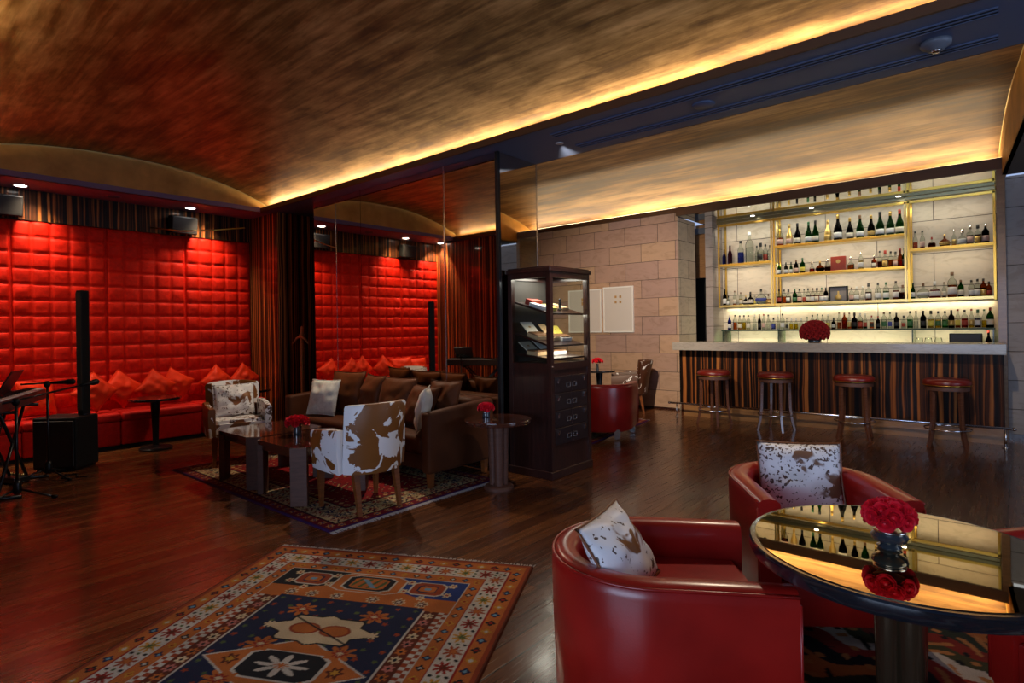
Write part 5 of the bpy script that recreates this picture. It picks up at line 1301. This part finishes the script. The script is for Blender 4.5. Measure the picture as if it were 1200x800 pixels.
# rows: (x, kind, height, glass, liquid, label, cap)
ROWS = {
 ('upper shelf, left bay', 2.347, 9.75): [
  (-3.582, 'slim', .27, 'blue', None, None, 'black'), (-3.438, 'slim', .33, 'purple', None, None, 'black'), (-3.261, 'vodka', .39, 'clear', 'blue', None, 'black'), (-3.117, 'vodka', .52, 'clear', 'clear', None, 'white'),
  (-3.001, 'slim', .28, 'clear', 'clear', None, 'black'), (-2.941, 'square', .32, 'clear', 'clear', 'black', 'black'), (-2.868, 'vodka', .29, 'clear', 'clear', 'red', 'black'), (-2.796, 'whisky', .27, 'clear', 'clear', None, 'black')],
 ('lower shelf, left bay', 1.659, 9.75): [
  (-3.586, 'slim', .29, 'dark', None, 'white', 'black'), (-3.477, 'square', .17, 'clear', 'clear', 'white', 'black'), (-3.371, 'slim', .25, 'clear', 'amber', 'cream', 'brown'), (-3.272, 'vodka', .22, 'clear', 'yellow', 'cream', 'brown'),
  (-3.189, 'round', .16, 'dark', None, 'cream', 'gold'), (-3.114, 'squat', .22, 'dark', None, 'cream', 'black'), (-3.039, 'vodka', .15, 'clear', 'clear', 'yellow', 'brown'), (-2.945, 'round', .26, 'clear', 'clear', 'blue', 'black'), (-2.832, 'squat', .17, 'clear', 'orange', 'gold', 'brown')],
 ('top shelf, middle bay', 2.569, 9.75): [
  (-2.642, 'champagne', .36, 'clear', 'pink', 'pink', 'gold'), (-2.503, 'champagne', .35, 'gold', None, 'pink', 'gold'), (-2.385, 'champagne', .35, 'dark', None, 'cream', 'black'), (-2.227, 'champagne', .35, 'green', None, 'white', 'green'),
  (-2.131, 'champagne', .36, 'green', None, 'cream', 'black'), (-1.961, 'champagne', .34, 'gold', None, 'gold', 'gold'), (-1.824, 'champagne', .41, 'dark', 'brown', 'white', 'gold'), (-1.667, 'champagne', .34, 'dark', None, 'cream', 'gold'),
  (-1.535, 'champagne', .36, 'green', None, 'white', 'brown'), (-1.396, 'champagne', .34, 'dark', None, 'gold', 'gold'), (-1.285, 'champagne', .37, 'green', None, 'white', 'black'), (-1.161, 'champagne', .36, 'green', None, 'white', 'gold'), (-1.049, 'champagne', .37, 'green', None, 'cream', 'red')],
 ('second shelf, middle bay', 2.117, 9.75): [
  (-2.663, 'whisky', .20, 'green', 'brown', 'white', 'black'), (-2.561, 'whisky', .20, 'dark', 'brown', 'white', 'black'), (-2.485, 'slim', .20, 'green', 'green', 'white', 'black'), (-2.411, 'whisky', .23, 'dark', 'brown', 'pink', 'brown'), (-2.319, 'whisky', .25, 'green', 'green', 'yellow', 'green'),
  (-2.186, 'decanter', .18, 'clear', 'red', None, 'silver'), (-2.073, 'round', .18, 'amber', 'brown', None, 'gold'), (-1.968, 'decanter', .21, 'clear', 'brown', None, 'silver'),
  (-1.662, 'decanter', .22, 'clear', 'amber', None, 'silver'), (-1.531, 'vodka', .27, 'clear', 'yellow', 'white', 'silver'), (-1.365, 'square', .21, 'amber', 'orange', 'cream', 'silver'), (-1.296, 'slim', .26, 'clear', 'brown', None, 'black'), (-1.229, 'square', .26, 'clear', 'brown', 'gold', 'red'), (-1.162, 'vodka', .24, 'clear', 'amber', None, 'black'), (-1.106, 'square', .23, 'clear', 'orange', 'pink', 'black'), (-1.05, 'slim', .27, 'amber', 'orange', None, 'red'), (-1.0, 'slim', .27, 'green', 'green', 'black', 'green')],
 ('bottom shelf, middle bay', 1.659, 9.75): [
  (-2.67, 'whisky', .24, 'clear', 'brown', 'red', 'black'), (-2.594, 'whisky', .23, 'clear', 'orange', None, 'black'), (-2.53, 'square', .23, 'clear', 'brown', 'white', 'black'), (-2.437, 'whisky', .23, 'green', 'green', 'green', 'green'), (-2.369, 'whisky', .23, 'clear', 'brown', 'pink', 'black'),
  (-2.302, 'slim', .22, 'clear', 'amber', 'red', 'black'), (-2.247, 'whisky', .23, 'clear', 'brown', 'cream', 'black'), (-2.181, 'whisky', .23, 'clear', 'amber', 'white', 'brown'), (-2.121, 'square', .23, 'clear', 'amber', 'cream', 'black'), (-2.056, 'whisky', .23, 'clear', 'amber', 'white', 'green'), (-1.998, 'whisky', .23, 'dark', 'amber', 'white', 'black'),
  (-1.658, 'whisky', .21, 'clear', 'brown', 'pink', 'brown'), (-1.592, 'whisky', .22, 'clear', 'clear', 'white', 'white'), (-1.515, 'slim', .22, 'clear', 'clear', 'cream', 'white'), (-1.44, 'square', .26, 'clear', 'brown', 'white', 'black'), (-1.323, 'whisky', .26, 'clear', 'clear', 'white', 'black'), (-1.224, 'whisky', .26, 'clear', 'green', 'white', 'green'), (-1.107, 'whisky', .27, 'clear', 'amber', 'white', 'black'), (-1.026, 'squat', .21, 'clear', 'brown', None, 'brown')],
 ('upper shelf, right bay', 2.347, 9.75): [
  (-0.872, 'slim', .26, 'clear', 'pink', None, 'black'), (-0.79, 'slim', .26, 'clear', 'red', 'pink', 'black'), (-0.685, 'squat', .16, 'clear', 'brown', None, 'red'), (-0.544, 'round', .18, 'amber', 'red', 'gold', 'gold'), (-0.443, 'slim', .23, 'clear', 'orange', 'gold', 'silver'), (-0.357, 'decanter', .23, 'clear', 'clear', 'white', 'silver'), (-0.273, 'square', .27, 'clear', 'brown', 'pink', 'silver'), (-0.194, 'square', .27, 'clear', 'brown', 'gold', 'black'), (-0.116, 'whisky', .27, 'dark', None, 'pink', 'silver')],
 ('bottom shelf, right bay', 1.659, 9.75): [
  (-0.906, 'slim', .23, 'green', None, 'white', 'black'), (-0.789, 'round', .22, 'clear', 'clear', 'white', 'brown'), (-0.66, 'squat', .24, 'clear', 'red', 'white', 'white'), (-0.557, 'slim', .22, 'clear', 'brown', 'cream', 'brown'), (-0.47, 'whisky', .35, 'clear', 'amber', 'white', 'brown'), (-0.379, 'whisky', .24, 'green', 'yellow', 'cream', 'brown'), (-0.268, 'whisky', .23, 'clear', 'brown', 'white', 'black'), (-0.206, 'whisky', .24, 'clear', 'brown', 'white', 'black'), (-0.145, 'whisky', .24, 'amber', 'brown', 'gold', 'black'), (-0.089, 'whisky', .20, 'amber', 'brown', 'red', 'black')],
 ('glass shelf', GZ, 9.67): [
  (-3.434, 'vodka', .22, 'blue', 'blue', 'white', 'white'), (-3.342, 'vodka', .23, 'clear', 'orange', None, 'black'), (-3.266, 'vodka', .22, 'clear', 'yellow', 'cream', 'black'), (-3.197, 'vodka', .22, 'clear', 'yellow', None, 'black'), (-3.128, 'vodka', .22, 'clear', 'clear', 'cream', 'black'), (-3.027, 'slim', .22, 'clear', 'clear', None, 'white'), (-2.953, 'slim', .23, 'dark', 'brown', 'black', 'brown'), (-2.887, 'slim', .23, 'clear', 'clear', 'pink', 'red'), (-2.815, 'slim', .22, 'clear', 'clear', None, 'black'), (-2.737, 'square', .18, 'clear', 'blue', 'blue', 'black'), (-2.667, 'slim', .21, 'clear', 'clear', None, 'white'), (-2.603, 'vodka', .23, 'clear', 'clear', 'white', 'black'), (-2.54, 'slim', .17, 'clear', 'clear', 'black', 'black'), (-2.472, 'square', .16, 'clear', 'yellow', None, 'white'), (-2.404, 'square', .16, 'clear', 'yellow', None, 'white'), (-2.331, 'square', .16, 'clear', 'clear', None, 'white'), (-2.246, 'vodka', .18, 'clear', 'clear', None, 'green'), (-2.174, 'vodka', .20, 'clear', 'yellow', None, 'black'), (-2.103, 'slim', .21, 'clear', 'green', None, 'green'), (-2.033, 'slim', .20, 'clear', 'clear', None, 'black'), (-1.958, 'slim', .20, 'clear', 'yellow', 'yellow', 'white'),
  (-1.884, 'square', .16, 'dark', None, 'white', 'black'), (-1.81, 'slim', .23, 'clear', 'amber', None, 'brown'), (-1.743, 'whisky', .22, 'amber', 'orange', None, 'brown'), (-1.677, 'slim', .22, 'clear', 'orange', 'gold', 'brown'), (-1.611, 'square', .22, 'dark', None, 'black', 'black'), (-1.54, 'whisky', .21, 'clear', 'amber', 'red', 'white'), (-1.476, 'slim', .20, 'clear', 'green', 'red', 'white'), (-1.396, 'whisky', .18, 'clear', 'orange', 'black', 'red'), (-1.317, 'whisky', .17, 'dark', None, 'black', 'red'), (-1.245, 'whisky', .22, 'clear', 'clear', 'green', 'brown'), (-1.173, 'slim', .21, 'clear', 'clear', 'blue', 'black'), (-1.097, 'whisky', .20, 'dark', None, 'black', 'black'), (-1.012, 'square', .17, 'clear', 'clear', 'red', 'black'), (-0.938, 'whisky', .22, 'clear', 'green', 'green', 'black'), (-0.87, 'slim', .22, 'clear', 'clear', None, 'brown'), (-0.788, 'whisky', .22, 'dark', 'brown', 'black', 'black'), (-0.702, 'square', .22, 'clear', 'yellow', 'yellow', 'black'), (-0.623, 'whisky', .21, 'clear', 'yellow', 'green', 'black'), (-0.549, 'whisky', .21, 'clear', 'green', 'green', 'black'), (-0.48, 'whisky', .22, 'dark', None, 'gold', 'black'), (-0.412, 'slim', .23, 'clear', 'amber', 'yellow', 'red'), (-0.341, 'whisky', .22, 'clear', 'red', 'red', 'black'), (-0.27, 'slim', .23, 'clear', 'yellow', 'gold', 'red')],
}
late = [(-0.205, 'square', .22, 'clear', 'brown', 'white', 'green'), (-0.14, 'slim', .22, 'clear', 'yellow', None, 'green'), (-0.08, 'whisky', .24, 'green', 'yellow', 'cream', 'red')]
kname = lambda g, q: {'clear': {None: 'clear', 'clear': 'clear', 'brown': 'brown-filled', 'amber': 'amber-filled', 'orange': 'orange-filled', 'yellow': 'yellow-filled', 'green': 'green-filled', 'red': 'red-filled', 'pink': 'rose-filled', 'blue': 'clear blue-based'}.get(q, 'clear'), 'gold': 'gold foil', 'purple': 'plum'}.get(g, g)
for (where, z, Y), row in ROWS.items():
    row = list(row)
    if where == 'glass shelf': row += late
    for i, (x, kind, h, g, q, lb, cp) in enumerate(row):
        if where == 'glass shelf':
            k_, w_h = (i, 'glass shelf before the rose ball') if x < -2.139 else (i - n_l, 'glass shelf past the rose ball')
            if x < -2.139: n_l = i + 1
            desc = f"{kname(g, q)} {KN[kind]}, {ORD[k_]} from left, {w_h}"
        else: desc = f"{kname(g, q)} {KN[kind]}, {ORD[i]} from left, {where}"
        x = max(x, -3.535)
        h2 = h * (1.0 if where != 'glass shelf' else 1.08)
        bottle(x, Y + .02 * ((i % 2) * 2 - 1) * 0, z + .0008, kind, h2 * 1.0, g, q, lb, cp, desc, 'bottles on the ' + where)
# boxed bottles on the shelves
rbx = thing('gift_box', 'red leather gift box with gold seal on the middle bay\'s second shelf', 'box', (-1.821, 9.74, 2.1185))
obj('case', boxm(-.10, .10, -.03, .03, 0, .225, .004, 1), mat('red_box', (.35, .035, .015), .35, 0, .3), rbx)
bm = BM(); lathe(bm, [(0, 0), (.028, 0), (.028, .003), (0, .003)], 20, M4=Matrix.Translation((0, -.030, .15)) @ Matrix.Rotation(PI / 2, 4, 'X')); obj('gold_seal', bm, LB['gold'], rbx)
fbx = thing('framed_bottle_box', 'dark framed presentation box holding a small bottle, bottom shelf of middle bay', 'box', (-1.828, 9.74, 1.6615))
bm = BM()
for a, b, c, d in ((-.125, .125, 0, .018), (-.125, .125, .215, .233), (-.125, -.107, .018, .215), (.107, .125, .018, .215)): box(bm, a, b, -.03, .03, c, d)
obj('frame', bm, M['black'], fbx); obj('lining', boxm(-.107, .107, .0, .02, .018, .215), mat('grey_satin', (.25, .23, .22), .4), fbx)
bm = BM(); lathe(bm, [(0, .03), (.03, .03), (.045, .055), (.04, .085), (.018, .11), (.012, .12), (.012, .16), (0, .165)], 16, 0, -.012, 1, .4); obj('flask', bm, LB['gold'], fbx, True)
# things on the back counter
rg = thing('cash_register', 'low dark card terminal on the back counter under the glass shelf', 'till', (-.33, 9.60, .921))
obj('body', boxm(-.17, .17, -.08, .08, 0, .265, .008, 2), M['black'], rg); obj('screen', boxm(-.155, .155, -.083, -.080, .10, .25), mat('dark_screen', (.01, .015, .03), .5), rg)
def wine_glass(label, x, y, z):
    t = thing('wine_glass', label, 'glass', (x, y, z), 0, 'glasses on the back counter')
    bm = BM(); lathe(bm, [(0, 0), (.035, 0), (.034, .003), (.005, .008), (.004, .09), (.02, .10), (.042, .13), (.044, .16), (.036, .205), (.034, .205), (.042, .16), (.040, .132), (.018, .104), (0, .10)], 20); obj('bowl', bm, M['glass'], t, True)
for i, (lb, x) in enumerate((('clear wine glass on the back counter, next to the glass support near the brass divider', -.83), ('clear wine glass on the back counter, middle of the three left of the till', -.73), ('clear wine glass on the back counter right beside the dark till', -.62))): wine_glass(lb, x, 9.62, .921)
bottle(-.10, 9.62, .921, 'slim', .30, 'dark', None, 'gold', 'red', 'dark bottle with red cap standing on the back counter beside the till', 'bottles by the till')
#tr = obj('white_menu_card', boxm(-.40, -.20, -.0, .06, 0, .006), M['paper_w'], None, loc=(-.12, 8.80, GZ + .002 - .0)); bpy.data.objects.remove(tr)

# ------------------------------------------------------------------ lights
def area(name, loc, rot, sx, sy, power, color, spread=None):
    l = bpy.data.lights.new(name, 'AREA'); l.shape = 'RECTANGLE'; l.size = sx; l.size_y = sy; l.energy = power; l.color = color
    if spread: l.spread = spread
    o = bpy.data.objects.new(name, l); C.objects.link(o); o.location = loc; o.rotation_euler = rot; return o
def spot(name, loc, target, power, color, angle, blend=.5, size=.04):
    l = bpy.data.lights.new(name, 'SPOT'); l.energy = power; l.color = color; l.spot_size = math.radians(angle); l.spot_blend = blend; l.shadow_soft_size = size
    o = bpy.data.objects.new(name, l); C.objects.link(o); o.location = loc
    o.rotation_euler = (Vector(target) - Vector(loc)).to_track_quat('-Z', 'Y').to_euler(); return o
WARM = (1., .74, .42); WW = (1., .80, .55); COOL = (.55, .70, 1.)
up = lambda a: (PI + a, 0, 0)       # faces up, tilted about X
ml = 4.1 - XR - .15; mx_ = (4.1 + XR) / 2
# main vault coves: LED strips inside the troughs
area('led_cove_main', (mx_, YB0 + .05, Z0 + .036), up(.5), ml, .03, 20, WARM)
area('led_cove_main_rear', (mx_, YM0 + .10, Z0 + .036), up(-.5), ml, .03, 22, WARM)
# bar vault coves
area('led_cove_bar_back', (-3.9, 8.93, Z0 + .13), up(.6), 7.8, .03, 24, (1., .76, .46))
area('led_cove_bar_front', (-3.2, YB1 - .04, Z0 + .036), up(-.9), 6.2, .03, 52, (1., .74, .44))
# niche: LED strip under the bottom shelf, the upper strips added as fill
area('led_under_shelf', ((XL + XR2) / 2, YN - .05, 1.620), (0, 0, 0), 3.5, .03, 5.0, (1., .86, .52))
area('niche_top_fill', ((XL + XR2) / 2, YA + .03, 2.97), (math.radians(28), 0, 0), 3.5, .02, 5, (1., .90, .68))  # added fill behind the top rail, not a fitting of the niche
for x0_, x1_, z_ in ((XL, XD1, 2.313), (XD1, XD2, 2.535), (XD1, XD2, 2.083), (XD2, XR2, 2.313)):
    area('niche_shelf_fill', ((x0_ + x1_) / 2, YA + .03, z_ - .003), (math.radians(35), 0, 0), (x1_ - x0_) * .9, .02, 1.25 * (x1_ - x0_), (1., .86, .60))  # fill added below each upper shelf to even out the niche
area('led_back_counter', ((XL + XR2) / 2, YA - .02, 1.225), (math.radians(30), 0, 0), 3.4, .02, 7, (1., .88, .55))
for x, y in ((-8.10, 3.22), (-8.14, 1.40)):
    spot('downlight_lamp', (x, y, Z0 - .02), (-8.42, y, 1.9), 68, (1., .78, .50), 100, .9, .14)
spot('downlight_lamp', (-8.16, .45, Z0 - .02), (-8.42, .5, 1.6), 80, (1., .78, .55), 95, .6)
# added fill spots just under the beams, mostly without a fixture
for y, ty in ((.42, 1.6), (3.90, 2.4)):
    spot('alcove_fill', (-5.9, y, Z0 - .03), (-8.42, ty, 1.1), 26, (1., .72, .48), 62, .9, .06)  # fill added to brighten the red wall, no fixture here
for x, y, tx, ty, tz, pw, an in ((-2.979, 4.203, -4.6, 8.6, 1.2, 380, 62), (-1.66, 4.2, -2.0, 8.4, .8, 90, 50), (-.4, 4.4, -.6, 8.4, .8, 70, 50), (-5.2, 3.90, -4.8, 2.7, .3, 90, 110), (-1.2, 3.92, -1.4, 1.6, .2, 55, 100)):
    spot('beam_fill', (x, y, Z0 - .03), (tx, ty, tz), pw, (1., .80, .58), an, .9, .02)  # added fill; first sits at the tiny spotlight, second at the cover plate
area('cabinet_fill', (cbx, cby, 1.83), (0, 0, 0), .3, .4, 3.5, (1., .92, .8))  # fill added inside the cabinet top to brighten its contents
for z_ in (1.495, 1.205):
    area('cabinet_shelf_fill', (cbx + .12, cby, z_ - .03), (0, math.radians(-15), 0), .03, .5, 1.1, (1., .9, .75))  # fill added under the sloping shelves to brighten the box lids
spot('beam_fill', (-2.35, 3.9, Z0 - .03), (-3.2, 4.3, 1.1), 70, (1., .88, .74), 40, .8, .06)  # added fill aimed at the cigar cabinet, no fixture here
# daylight from the window behind the camera
area('window_daylight', (-.3, -4.1, 1.55), (math.radians(90), 0, 0), 4.0, 2.0, 95, COOL)
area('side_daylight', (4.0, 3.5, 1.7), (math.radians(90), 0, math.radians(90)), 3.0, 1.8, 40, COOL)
w_ = bpy.data.worlds.new('world'); sc.world = w_; w_.use_nodes = True
w_.node_tree.nodes['Background'].inputs[0].default_value = (.35, .45, .7, 1); w_.node_tree.nodes['Background'].inputs[1].default_value = .6

# ------------------------------------------------------------------ camera
cam = bpy.data.cameras.new('camera'); co = bpy.data.objects.new('camera', cam); C.objects.link(co); sc.camera = co
cam.sensor_width = 36; cam.lens = 670 / 1200 * 36; cam.shift_y = -17 / 1200; cam.clip_start = .05
co.matrix_world = Matrix.Translation((0, 0, 1.36)) @ Matrix.Rotation(A_, 4, 'Z') @ Matrix.Rotation(PI / 2, 4, 'X') @ Matrix.Rotation(-.0155, 4, 'Z')
sc.view_settings.view_transform = 'Standard'; sc.view_settings.look = 'None'; sc.view_settings.gamma = 1; sc.view_settings.exposure = .85; sc.view_settings.use_curve_mapping = False
sc.cycles.use_denoising = True
try: sc.cycles.denoiser = 'OPENIMAGEDENOISE'
except Exception: pass
sc.cycles.max_bounces = 10; sc.cycles.diffuse_bounces = 3; sc.cycles.glossy_bounces = 5; sc.cycles.transmission_bounces = 4; sc.cycles.transparent_max_bounces = 24
sc.cycles.sample_clamp_indirect = 4.; sc.cycles.sample_clamp_direct = 0.; sc.cycles.caustics_reflective = False; sc.cycles.caustics_refractive = False
